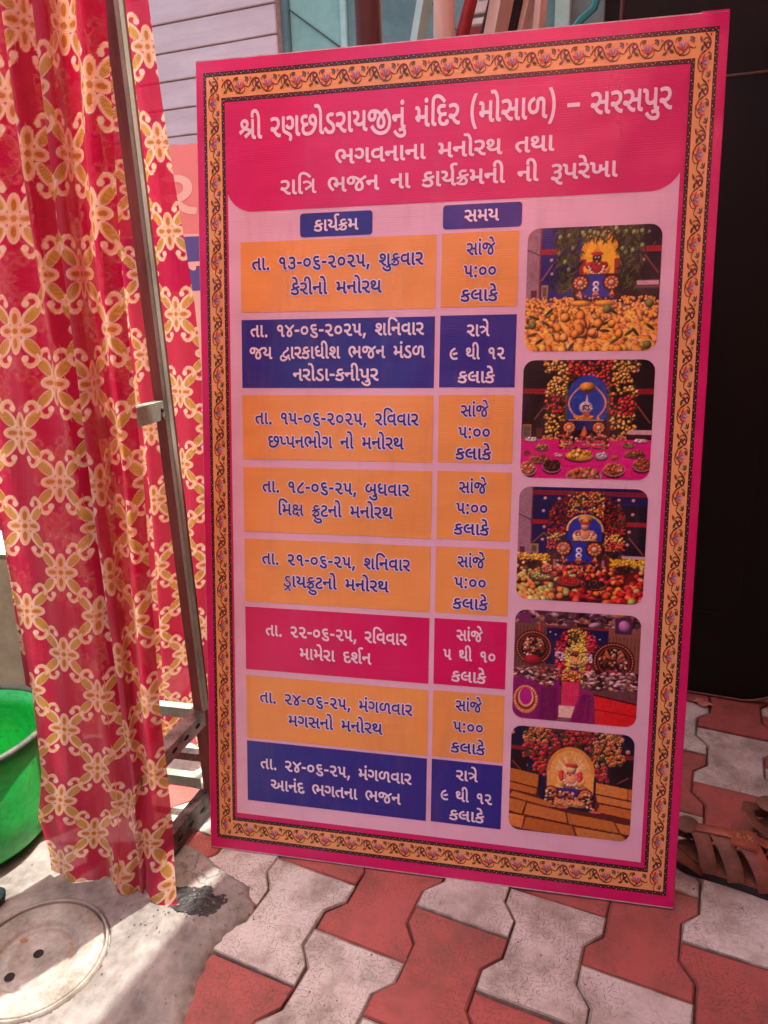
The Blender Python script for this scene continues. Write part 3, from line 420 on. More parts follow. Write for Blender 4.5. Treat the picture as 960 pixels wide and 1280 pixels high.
def paver_mat(name, base, dark, dash):
    t = NT(name)
    P = t.coord('World')
    oi = t.n('ShaderNodeObjectInfo')
    # short scored dashes, one in every voronoi cell, each turned its own way
    v = t.n('ShaderNodeTexVoronoi', feature='F1')
    v.inputs['Scale'].default_value = 1.0
    v.inputs['Randomness'].default_value = 0.75
    flat = t.vmap(P, (105, 105, 0))
    t.l(flat, v.inputs['Vector'])
    sub = t.n('ShaderNodeVectorMath', operation='SUBTRACT')
    t.l(flat, sub.inputs[0]); t.l(v.outputs['Position'], sub.inputs[1])
    sx = t.n('ShaderNodeSeparateXYZ'); t.l(sub.outputs[0], sx.inputs[0])
    sc = t.n('ShaderNodeSeparateXYZ'); t.l(v.outputs['Color'], sc.inputs[0])
    ang = t.math('MULTIPLY', sc.outputs[0], 6.283)
    ca, sa = t.math('COSINE', ang), t.math('SINE', ang)
    a = t.math('ADD', t.math('MULTIPLY', sx.outputs[0], ca), t.math('MULTIPLY', sx.outputs[1], sa))
    b = t.math('SUBTRACT', t.math('MULTIPLY', sx.outputs[1], ca), t.math('MULTIPLY', sx.outputs[0], sa))
    da = t.math('LESS_THAN', t.math('ABSOLUTE', a), 0.42)
    db = t.math('SUBTRACT', 1.0, t.math('MULTIPLY', t.math('ABSOLUTE', b), 11.0), clamp=True)
    d = t.math('MULTIPLY', da, db)
    n0 = t.noise(3.2, 5, 0.6, vec=P)
    n1 = t.noise(14, 7, 0.62, vec=P)
    n2 = t.noise(160, 4, 0.7, vec=P)
    keep = t.ramp(t.noise(9, 3, 0.5, vec=P), 0.38, 0.55)
    d = t.math('MULTIPLY', d, keep)
    f = t.math('ADD', t.math('MULTIPLY', n1, 0.6), t.math('MULTIPLY', n0, 0.4))
    c = t.mix(t.ramp(f, 0.36, 0.56), dark, base)
    c = t.mix(t.math('MULTIPLY', oi.outputs['Random'], 0.18), c, dark)
    c = t.mix(t.math('MULTIPLY', t.ramp(n2, 0.35, 0.75), 0.28), c, srgb(120, 100, 88))
    st = t.ramp(t.noise(5.5, 5, 0.62, vec=P, dist=0.6), 0.52, 0.66)
    c = t.mix(t.math('MULTIPLY', st, 0.36), c, srgb(104, 84, 70))
    c = t.mix(t.math('MULTIPLY', t.ramp(t.noise(46, 4, 0.6, vec=P), 0.60, 0.70), 0.35), c, srgb(82, 70, 62))
    c = t.mix(t.math('MULTIPLY', d, 0.75), c, dash)
    h = t.math('SUBTRACT', t.math('ADD', t.math('MULTIPLY', n2, 0.25), t.math('MULTIPLY', n1, 0.5)), t.math('MULTIPLY', d, 0.5))
    t.bsdf(c, t.math('ADD', 0.6, t.math('MULTIPLY', n1, 0.3)), 0.0, t.bump(h, 0.55, 0.0022), 0.35)
    return t.m
m_white = paver_mat("white_paver_concrete", srgb(204, 200, 192), srgb(140, 130, 118), srgb(78, 70, 66))
m_red = paver_mat("red_paver_concrete", srgb(172, 88, 82), srgb(124, 70, 62), srgb(106, 52, 50))

ground = new_mesh('ground', [(-40, -40, -0.075), (40, -40, -0.075), (40, 40, -0.075), (-40, 40, -0.075)], [(0, 1, 2, 3)], m_bed)
ground['kind'] = 'structure'
bm = bmesh.new()
bm_box(bm, (-3.2, -3.2, -0.068), (4.2, 3.4, -0.010))
pavement = from_bm('pavement', bm, m_bed)
pavement['kind'] = 'structure'

TH = R(-13.1799)
OX, OG = 0.2360, 0.0251
SP, AH, LL = 0.15235, 0.0900, 0.22907
AW = SP - AH
def lat(u, v):
    gx = OX + math.cos(TH) * u + math.sin(TH) * v
    gz = OG - math.sin(TH) * u + math.cos(TH) * v
    return (gx, -gz)
def paver_bm(seed):
    g = 0.0012
    h1 = 0.040; h2 = LL / 2 - h1
    right = [(AH, 0), (AH, h1), (AW, h2), (AW, LL - h2), (AH, LL - h1), (AH, LL)]
    pts = []
    for x, y in right:
        pts.append((x - g, min(max(y, g), LL - g)))
    pts += [(-x, y) for x, y in pts[::-1]]
    bm = bmesh.new()
    vs = [bm.verts.new((x, y - LL / 2, 0)) for x, y in pts]
    f = bm.faces.new(vs)
    bmesh.ops.triangulate(bm, faces=[f]) if False else None
    ex = bmesh.ops.extrude_face_region(bm, geom=[f])
    for v in [e for e in ex['geom'] if isinstance(e, bmesh.types.BMVert)]:
        v.co.z -= 0.055
    top = [e for e in bm.edges if all(abs(v.co.z) < 1e-6 for v in e.verts)]
    bv = bmesh.ops.bevel(bm, geom=top, offset=0.0032, segments=2, affect='EDGES', profile=0.6)
    for f in bm.faces: f.material_index = 0 if f.normal.z > .99 or f.normal.z < -.99 else 1
    for f in bv['faces']: f.material_index = 1
    tops = max((f for f in bm.faces), key=lambda f: f.calc_area() if f.calc_center_median().z > -1e-4 else 0)
    tops.material_index = 0
    rg = random.Random(seed)
    for v in bm.verts:
        if v.co.z > -.02: v.co += Vector((rg.uniform(-.0012, .0012), rg.uniform(-.0012, .0012), rg.uniform(-.0006, .0003) if v.co.z < -.0005 else 0))
    bmesh.ops.recalc_face_normals(bm, faces=bm.faces[:])
    return bm
meshes = {}
m_we = worn('white_paver_worn_edge', srgb(172, 162, 150), srgb(108, 98, 86), .9, scale=30, bump=.6, bd=.003)
m_re = worn('red_paver_worn_edge', srgb(152, 80, 72), srgb(98, 56, 48), .9, scale=30, bump=.6, bd=.003)
for nm, m, m2_ in (('white', m_white, m_we), ('red', m_red, m_re)):
    for q in range(5):
        bmm = paver_bm(q + 3)
        me = bpy.data.meshes.new('paver_' + nm)
        bmm.to_mesh(me); bmm.free()
        me.materials.append(m); me.materials.append(m2_)
        meshes[nm + str(q)] = me
a0 = math.atan2(-(lat(0, 1)[0] - lat(0, 0)[0]), lat(0, 1)[1] - lat(0, 0)[1])
npv = 0
for k in range(-3, 13):
    for s in range(-17, 7):
        if (s - (k % 2)) % 2: continue
        u, v = k * SP, (s + 1) * LL / 2
        x, y = lat(u, v)
        if not (-0.75 < x < 1.95 and -0.72 < y < 1.62): continue
        if x < 0.05 and y < -0.10 and False: continue
        white = (s % 4) == (k % 4)
        o = bpy.data.objects.new('paver', meshes[('white' if white else 'red') + str(random.randrange(5))])
        COL.objects.link(o)
        o.parent = pavement
        o.location = (x, y, random.uniform(-0.0045, 0.0))
        o.rotation_euler = (random.uniform(-0.012, 0.012), random.uniform(-0.012, 0.012), a0 + random.uniform(-0.006, 0.006))
        npv += 1
print('pavers', npv)

# old cement laid over the left of the paving, with a feathered broken edge
from mathutils import noise as mn
def fbm(x, y, s, o=5, seed=0.0):
    return mn.fractal(Vector((x * s + seed, y * s - seed, seed * 0.37)), 0.9, 2.0, o)
LID = (-0.193, -0.301)
LIDR = 0.116
HOLE = (0.036, -0.140)
def apron_edge(y):
    pts = [(-3.0, 0.40), (-0.62, 0.20), (-0.40, 0.128), (-0.30, 0.112), (-0.245, 0.108), (-0.20, 0.124), (-0.165, 0.145), (-0.13, 0.150), (-0.085, 0.125),
           (-0.055, 0.06), (-0.02, 0.0), (0.03, -0.16), (0.12, -0.30), (0.3, -0.34), (3, -0.36)]
    for (y0, x0), (y1, x1) in zip(pts, pts[1:]):
        if y0 <= y <= y1:
            return x0 + (x1 - x0) * (y - y0) / (y1 - y0)
    return -9
xs = np.concatenate([np.linspace(-2.6, -0.5, 40)[:-1], np.linspace(-0.5, 0.32, 240)])
ys = np.concatenate([np.linspace(-2.2, -0.5, 30)[:-1], np.linspace(-0.5, 0.1, 190), np.linspace(0.1, 1.6, 60)[1:]])
P = np.zeros((len(ys), len(xs), 3))
for j, y in enumerate(ys):
    for i, x in enumerate(xs):
        e = apron_edge(y) - x + 0.006 * fbm(x, y, 18, 4, 3.1) + 0.0035 * fbm(x, y, 70, 3, 1.1)
        z = 0.0075 + 0.0022 * fbm(x, y, 9, 4, 5.0) + 0.0007 * fbm(x, y, 60, 3, 2.0)
        k = min(1, max(0, e / 0.030))
        z = -0.012 + (z + 0.012) * (1 - (1 - k) ** 2.2)
        if e < 0: z = -0.05 if e < -0.006 else -0.014
        # pan round the lid
        d = math.hypot(x - LID[0], y - LID[1])
        if d < LIDR + 0.006: z = -0.03
        # broken muddy hole
        hx, hy = (x - HOLE[0]) / 0.040, (y - HOLE[1]) / 0.024
        hd = math.hypot(hx, hy) + 0.35 * fbm(x, y, 30, 3, 8)
        if hd < 1.0: z -= 0.022 * (1 - hd) ** 0.5
        P[j, i] = (x, y, z)
t = NT('old_cement')
Pw = t.coord('World')
n1 = t.noise(7, 7, 0.62, vec=Pw); n2 = t.noise(55, 6, 0.65, vec=Pw); n3 = t.noise(240, 3, 0.7, vec=Pw)
f = t.math('ADD', t.math('MULTIPLY', n1, 0.6), t.math('MULTIPLY', n2, 0.4))
c = t.mix(t.ramp(f, 0.36, 0.66), srgb(96, 90, 84), srgb(150, 142, 134))
vor = t.n('ShaderNodeTexVoronoi', feature='DISTANCE_TO_EDGE')
vor.inputs['Scale'].default_value = 5.5
warp = t.n('ShaderNodeVectorMath', operation='ADD')
wn3 = t.n('ShaderNodeTexNoise'); wn3.inputs['Scale'].default_value = 22; wn3.inputs['Detail'].default_value = 5
t.l(Pw, wn3.inputs['Vector'])
wsc = t.n('ShaderNodeVectorMath', operation='SCALE'); wsc.inputs['Scale'].default_value = 0.09
t.l(wn3.outputs['Color'], wsc.inputs[0])
t.l(Pw, warp.inputs[0]); t.l(wsc.outputs[0], warp.inputs[1])
t.l(warp.outputs[0], vor.inputs['Vector'])
crack = t.math('SUBTRACT', 1.0, t.math('MULTIPLY', vor.outputs['Distance'], 90.0), clamp=True)
crack = t.math('MULTIPLY', crack, t.ramp(t.noise(6, 2, 0.5, vec=Pw), 0.5, 0.62))
c = t.mix(t.math('MULTIPLY', crack, 0.7), c, srgb(70, 60, 55))
pits = t.ramp(t.noise(90, 2, 0.5, vec=Pw), 0.72, 0.76)
c = t.mix(t.math('MULTIPLY', pits, 0.5), c, srgb(85, 75, 70))
h = t.math('SUBTRACT', t.math('ADD', t.math('MULTIPLY', n2, 0.5), t.math('MULTIPLY', n3, 0.2)), t.math('ADD', crack, t.math('MULTIPLY', pits, 0.6)))
t.bsdf(c, 0.82, 0.0, t.bump(h, 0.5, 0.003), 0.3)
m_cement = t.m
apron = grid_mesh('cement_apron', P, m_cement)
apron['kind'] = 'structure'

# muddy debris in the hole
m_mud = worn('wet_mud', srgb(40, 32, 27), srgb(12, 9, 8), 0.5, scale=38, bump=1.0, bd=0.006, spec=0.6, lo=0.42, hi=0.62)
n = 60
P = np.zeros((n, n, 3))
for j in range(n):
    for i in range(n):
        a, b = (i / (n - 1) * 2 - 1), (j / (n - 1) * 2 - 1)
        x = HOLE[0] + a * 0.066; y = HOLE[1] + b * 0.042
        d = math.hypot(a, b) + 0.45 * fbm(x, y, 34, 4, 4)
        z = 0.0078 + 0.0022 * max(0.0, 1 - d * d) ** 0.5 + 0.0045 * fbm(x, y, 75, 4, 9) * max(0, 1 - d)
        if d > 0.92: z = -0.03
        P[j, i] = (x, y, z)
mud = grid_mesh('mud_patch', P, m_mud)
tag(mud, 'dark wet mud in the broken hole beside the hem of the red curtain', 'mud')
# loose grit and mortar crumbs
m_grit = worn('grit', srgb(150, 138, 128), srgb(80, 70, 64), 0.9, scale=60)
bm = bmesh.new()
for i in range(900):
    if i < 120: x, y = HOLE[0] + random.gauss(0, 0.06), HOLE[1] + random.gauss(0, 0.035)
    elif i < 220: x, y = random.uniform(-0.6, 0.12), random.uniform(-0.12, 0.08)
    else:
        k_, s_ = random.randrange(-1, 9), random.randrange(-6, 5)
        if random.random() < .5: x, y = lat(k_ * SP + random.choice((-1, 1)) * random.uniform(AW, AH), s_ * LL / 2 + random.uniform(-.06, .06))
        else: x, y = lat(k_ * SP + random.uniform(-AH, AH), s_ * LL / 2 + random.gauss(0, .004))
        x += random.gauss(0, .006); y += random.gauss(0, .006)
    r = random.uniform(0.0006, 0.0022)
    ret = bmesh.ops.create_icosphere(bm, subdivisions=1, radius=r)
    zz = 0.011 if x < apron_edge(y) - 0.02 else 0.0005
    for v in ret['verts']:
        v.co = Vector((v.co.x * random.uniform(.7, 1.3) + x, v.co.y * random.uniform(.7, 1.3) + y, v.co.z * 0.7 + zz))
grit = from_bm('grit', bm, m_grit)
grit['kind'] = 'stuff'
tag(grit, 'loose grit and mortar crumbs scattered over the cement and pavers', 'grit')

# ------------------------------------------------------------------ round inspection lid
m_lid = worn('lid_concrete', srgb(176, 168, 156), srgb(100, 90, 78), 0.8, scale=12, bump=0.7, bd=0.003)
m_slot = worn('lid_hole_dark', srgb(40, 34, 30), srgb(15, 12, 10), 0.9, scale=30)
m_rust = worn('rust_stain', srgb(150, 104, 76), srgb(110, 84, 70), 0.8, scale=30)
lid = thing('inspection_lid', 'round concrete inspection lid with two finger holes set in the cement', 'manhole lid', (LID[0], LID[1], 0))
def ring_profile(prof, seg=72):
    bm = bmesh.new()
    rings = []
    for r, z in prof:
        if r == 0: rings.append([bm.verts.new((0, 0, z))]); continue
        rings.append([bm.verts.new((r * math.cos(2 * math.pi * k / seg), r * math.sin(2 * math.pi * k / seg), z)) for k in range(seg)])
    for a, b in zip(rings, rings[1:]):
        for k in range(seg):
            if len(b) == 1: bm.faces.new((a[k], a[(k + 1) % seg], b[0]))
            elif len(a) == 1: bm.faces.new((a[0], b[k], b[(k + 1) % seg]))
            else: bm.faces.new((a[k], a[(k + 1) % seg], b[(k + 1) % seg], b[k]))
    return bm
from_bm('frame_ring', ring_profile([(0.1205, 0.002), (0.1200, 0.0115), (0.1170, 0.0125), (0.1160, 0.0105), (0.1158, -0.02)]), m_lid, lid, True)
from_bm('cover', ring_profile([(0.1125, -0.02), (0.1125, 0.0085), (0.1105, 0.0105), (0.072, 0.0112), (0.069, 0.0070), (0.066, 0.0035), (0.060, 0.0030),
        (0.057, 0.0078), (0.042, 0.0092), (0.038, 0.0050), (0.0, 0.0070)]), m_lid, lid, True)
for dx, dy in ((0.0, 0.006), (-0.018, -0.045)):
    o = from_bm('finger_hole', ring_profile([(0.0085, 0.0072), (0.0078, 0.0080), (0.0068, 0.0072), (0.0, 0.0066)], 24), m_slot, lid, True)
    o.location = (dx, dy, 0.0006 if dx == 0 else 0.0036)
o = from_bm('rust_spot', ring_profile([(0.008, 0.0066), (0.005, 0.0074), (0.0, 0.0072)], 16), m_rust, lid, True)
o.location = (-0.042, 0.024, 0.0032); o.scale = (1.0, 0.6, 1)
# ------------------------------------------------------------------ the big leaning banner
LEAN = R(11.4055)
W, H = 0.914, 1.5424
banner = thing('event_banner', 'tall pink programme banner with Gujarati schedule and five shrine photos leaning upright', 'banner')
banner.rotation_mode = 'XYZ'
banner.rotation_euler = (R(90) - LEAN, 0, 0)
m_side = worn('banner_edge_white', srgb(228, 214, 214), srgb(170, 150, 150), 0.5, scale=40, bump=0.1)

def print_mat(name, col=None, attr=None, vary=0.06):
    t = NT(name)
    P = t.coord('Object')
    if attr:
        a = t.n('ShaderNodeAttribute'); a.attribute_name = attr
        c = a.outputs['Color']
    else:
        c = col
    fine = t.noise(1.0, 3, 0.6, vec=t.vmap(P, (4, 420, 1)))
    big = t.noise(2.6, 3, 0.5, vec=P)
    stain = t.noise(1.0, 4, 0.6, vec=t.vmap(P, (14, 3, 1)))
    c = t.mix(t.math('MULTIPLY', fine, vary * 2), c, (0.02, 0.0, 0.01, 1))
    smu = t.ramp(t.noise(1.0, 5, 0.65, vec=t.vmap(P, (26, 5, 1))), 0.52, 0.75)
    c = t.mix(t.math('MULTIPLY', smu, 0.16), c, srgb(150, 110, 120))
    # printed corrugations: fine horizontal ribs of the fluted sheet
    w = t.n('ShaderNodeTexWave', wave_type='BANDS', bands_direction='Y', wave_profile='SIN')
    w.inputs['Scale'].default_value = 78.0
    w.inputs['Distortion'].default_value = 0.25
    w.inputs['Detail'].default_value = 1.0
    t.l(P, w.inputs['Vector'])
    h = t.math('ADD', t.math('MULTIPLY', w.outputs['Fac'], 0.35), t.math('MULTIPLY', fine, 0.35))
    nb = t.bump(big, 0.5, 0.05)
    n2 = t.bump(h, 0.45, 0.0007, nb)
    r = t.math('ADD', 0.20, t.math('MULTIPLY', stain, 0.22))
    t.bsdf(c, r, 0.0, n2, 0.5)
    return t.m
PK = print_mat('print_magenta', srgb(216, 26, 108))
LP = print_mat('print_pale_pink', srgb(230, 188, 208), vary=0.03)
OR = print_mat('print_orange', srgb(240, 164, 86), vary=0.04)
BL = print_mat('print_indigo', srgb(42, 42, 142))
HP = print_mat('print_hot_pink', srgb(216, 14, 98))
WH = print_mat('print_white', srgb(240, 224, 238), vary=0.02)
GO = print_mat('print_gold', srgb(238, 172, 108), vary=0.04)
DK = print_mat('print_dark_trim', srgb(52, 26, 34), vary=0.0)
PC = print_mat('print_colours', attr='print', vary=0.03)

# backing board
bm = bmesh.new()
bm_box(bm, (0, 0, -0.007), (W, H, -0.0002))
board = from_bm('board', bm, m_side, banner)
# printed face sheet, folded round the right edge, with slightly uneven top
def sheet(name, poly, z, mat, parent):
    bm = bmesh.new()
    f = bm.faces.new([bm.verts.new((x / 1000, y / 1000, z)) for x, y in poly])
    return from_bm(name, bm, mat, parent)
def rr(x0, y0, x1, y1, r=(0, 0, 0, 0), n=8):
    """rounded rect, radii bl, br, tr, tl"""
    out = []
    for (cx, cy, a, rad) in ((x0, y0, 180, r[0]), (x1, y0, 270, r[1]), (x1, y1, 0, r[2]), (x0, y1, 90, r[3])):
        if rad == 0: out.append((cx, cy)); continue
        ox = cx + rad if cx == x0 else cx - rad
        oy = cy + rad if cy == y0 else cy - rad
        for k in range(n + 1):
            t = R(a + 90 * k / n)
            out.append((ox + rad * math.cos(t), oy + rad * math.sin(t)))
    return out
f0 = sheet('printed_face', rr(0.5, 2.5, 914.2, 1540.5), 0.0, PK, banner)
bm = bmesh.new()
bm_box(bm, (0.9141, 0.0012, -0.0075), (0.9156, 1.541, -0.0002), 0.0008)
from_bm('folded_edge', bm, PK, banner)
bm = bmesh.new()
bm_box(bm, (0.872, 1.5405, -0.0072), (0.9153, 1.5442, 0.0004), 0.0008)
from_bm('folded_corner', bm, PK, banner)

def frame_ring(name, o, i, z, mat):
    (a, b, c, d), (e, f, g, h) = o, i
    v = [(a, b), (c, b), (c, d), (a, d), (e, f), (g, f), (g, h), (e, h)]
    return new_mesh(name, [(x / 1000, y / 1000, z) for x, y in v], [(0, 1, 5, 4), (1, 2, 6, 5), (2, 3, 7, 6), (3, 0, 4, 7)], mat, banner)
OUT = (14.5, 24, 901, 1520)
G1 = (20.5, 31.5, 895, 1512)
G2 = (49.5, 66, 867, 1474.5)
INN = (55.5, 73.5, 860.5, 1467)
frame_ring('dark_trim', OUT, G1, 0.0004, DK)
frame_ring('gold_border', G1, G2, 0.0006, GO)
frame_ring('dark_trim', G2, INN, 0.0004, DK)
# small beads on the dark trims, and the flowering vine of the gold border: flat coloured print
Vv, Ff, Cc = [], [], []
def poly2(pts, z, col):
    b = len(Vv)
    for x, y in pts: Vv.append((x / 1000, y / 1000, z))
    Ff.append(tuple(range(b, b + len(pts))))
    Cc.append((len(pts), tuple(lin(col))))
def bead_run(p0, p1, step):
    L = math.hypot(p1[0] - p0[0], p1[1] - p0[1]); n = int(L / step)
    dx, dy = (p1[0] - p0[0]) / L, (p1[1] - p0[1]) / L
    for k in range(n):
        t = (k + .5) * L / n
        s = 1.1 if k % 2 else -1.1
        x, y = p0[0] + dx * t - dy * s, p0[1] + dy * t + dx * s
        a, b = (1.5, .7) if k % 3 else (1.2, 1.2)
        col = ((214, 120, 108), (225, 190, 175), (170, 60, 70))[k % 3]
        poly2([(x - dx * a, y - dy * a), (x + dy * b, y - dx * b), (x + dx * a, y + dy * a), (x - dy * b, y + dx * b)], 0.0010, col)
for (a, b, c, d) in ((17.5, 27.7, 898, 1516), (52.5, 69.7, 863.7, 1470.7)):
    bead_run((a, b), (c, b), 4.6); bead_run((c, b), (c, d), 5.4); bead_run((c, d), (a, d), 4.6); bead_run((a, d), (a, b), 5.4)
    
def stroke(pts, w, col, T, z):
    w *= 1.55
    """tapering stroke through points in unit space"""
    n = len(pts)
    L, Rr = [], []
    for i, (x, y) in enumerate(pts):
        x0, y0 = pts[max(i - 1, 0)]; x1, y1 = pts[min(i + 1, n - 1)]
        d = math.hypot(x1 - x0, y1 - y0) or 1
        nx, ny = -(y1 - y0) / d, (x1 - x0) / d
        ww = w * (1 - 0.55 * i / (n - 1))
        L.append(T(x + nx * ww, y + ny * ww)); Rr.append(T(x - nx * ww, y - ny * ww))
    for i in range(n - 1):
        poly2([L[i], L[i + 1], Rr[i + 1], Rr[i]], z, col)
def bez(p0, p1, p2, p3, n=9):
    o = []
    for k in range(n + 1):
        t = k / n; u = 1 - t
        o.append((u**3*p0[0]+3*u*u*t*p1[0]+3*u*t*t*p2[0]+t**3*p3[0], u**3*p0[1]+3*u*u*t*p1[1]+3*u*t*t*p2[1]+t**3*p3[1]))
    return o
def leaf(x, y, a, l, w, col, T, z):
    w *= 1.7; l *= 1.12
    ca, sa = math.cos(a), math.sin(a)
    pts = []
    for t, s in ((0, 0), (.3, .8), (.6, .9), (1, 0), (.6, -.7), (.3, -.7)):
        px, py = t * l, s * w
        pts.append(T(x + px * ca - py * sa, y + px * sa + py * ca))
    poly2(pts, z, col)
def disc(x, y, r, col, T, z, n=8):
    poly2([T(x + r * math.cos(2 * math.pi * k / n), y + r * math.sin(2 * math.pi * k / n)) for k in range(n)], z, col)
OLI, RED, MAR, LIL, BLU = (86, 70, 34), (196, 62, 52), (120, 22, 36), (206, 158, 178), (98, 116, 142)
def motif(T):
    # unit box: x along 0..56, y across 0..36
    z = 0.0011
    stroke(bez((0, 17), (8, 34), (16, 34), (21, 20)), .9, OLI, T, z)
    stroke(bez((21, 20), (26, 4), (34, 2), (40, 12)), .9, OLI, T, z)
    stroke(bez((40, 12), (46, 24), (52, 8), (56, 17)), .9, OLI, T, z)
    stroke(bez((12, 30), (4, 26), (4, 14), (11, 12)), .8, (110, 62, 34), T, z + .0001)
    stroke(bez((30, 5), (40, 2), (48, 6), (46, 15)), .8, (110, 62, 34), T, z + .0001)
    stroke(bez((33, 31), (28, 34), (22, 30), (24, 24)), .9, OLI, T, z + .0001)
    stroke(bez((46, 31), (52, 34), (55, 28), (51, 22)), .8, (110, 62, 34), T, z + .0001)
    leaf(11, 13, 1.0, 9, 2.1, OLI, T, z + .0002)
    leaf(22, 9, 2.5, 9, 2.0, (70, 62, 34), T, z + .0002)
    leaf(3, 6, .5, 9, 1.8, (120, 74, 34), T, z + .0002)
    leaf(44, 14, 1.9, 9, 2.0, OLI, T, z + .0002)
    leaf(54, 30, 3.6, 8, 1.8, (70, 62, 34), T, z + .0002)
    leaf(26, 27, .3, 7, 1.7, (120, 74, 34), T, z + .0002)
    # lily
    for k, (a, c) in enumerate(((.55, RED), (1.05, (214, 120, 120)), (1.57, LIL), (2.1, (214, 120, 120)), (2.6, RED))):
        leaf(36, 12, a, 15 if k in (1, 2, 3) else 12, 1.7, c, T, z + .0003 + .00004 * k)
    leaf(36, 12, 1.3, 12, .8, BLU, T, z + .0006)
    leaf(36, 12, 1.85, 12, .8, BLU, T, z + .0007)
    disc(36, 11, 1.9, MAR, T, z + .0008, 6)
    # round flower
    for k in range(6):
        a = k * math.pi / 3
        disc(15 + 3.3 * math.cos(a), 24 + 3.3 * math.sin(a), 2.3, MAR, T, z + .0003 + .00002 * k, 6)
    disc(15, 24, 2.1, (236, 196, 190), T, z + .0006, 7)
    disc(15, 24, .8, (170, 60, 60), T, z + .0007, 5)
    # blue bellflower and red bud
    poly2([T(48, 24), T(53.5, 26.5), T(49, 30.5)], z + .0004, BLU)
    poly2([T(27, 5.5), T(31, 10), T(25.5, 11.5)], z + .0004, RED)
    poly2([T(1, 26), T(5, 30), T(0, 32)], z + .0004, RED)
def run(x0, y0, x1, y1, side, n):
    # along the border strip; box in mm, side: 'b','r','t','l'
    for k in range(n):
        if side in 'bt':
            L = (x1 - x0) / n; s = L / 56.0; hh = (y1 - y0) / 36.0
            if side == 't': T = lambda a, b, k=k: (x0 + k * L + a * s, y0 + b * hh)
            else: T = lambda a, b, k=k: (x0 + k * L + a * s, y0 + b * hh)
        else:
            L = (y1 - y0) / n; s = L / 56.0; hh = (x1 - x0) / 36.0
            if side == 'l': T = lambda a, b, k=k: (x1 - b * hh if False else x0 + b * hh, y1 - k * L - a * s)
            else: T = lambda a, b, k=k: (x0 + b * hh, y1 - k * L - a * s)
        motif(T)
run(51, 1476, 867, 1511, 't', 15)
run(51, 32.5, 867, 65.5, 'b', 15)
run(22, 32, 48, 1511, 'l', 21)
run(868.5, 32, 893.5, 1511, 'r', 21)
me = bpy.data.meshes.new('vine_print')
me.from_pydata(Vv, [], Ff)
at = me.color_attributes.new('print', 'FLOAT_COLOR', 'POINT')
cc = []
for n_, c_ in Cc: cc += [c_[0], c_[1], c_[2], 1.0] * n_
at.data.foreach_set('color', cc)
me.materials.append(PC)
vine = bpy.data.objects.new('vine_print', me)
COL.objects.link(vine); vine.parent = banner
vine['kind'] = 'stuff'

sheet('pale_background', rr(60, 84, 853.5, 1330), 0.0005, LP, banner)
heading = sheet('heading_panel', rr(56.5, 1272, 859.5, 1466, (52, 52, 0, 0), 12), 0.0009, PK, banner)

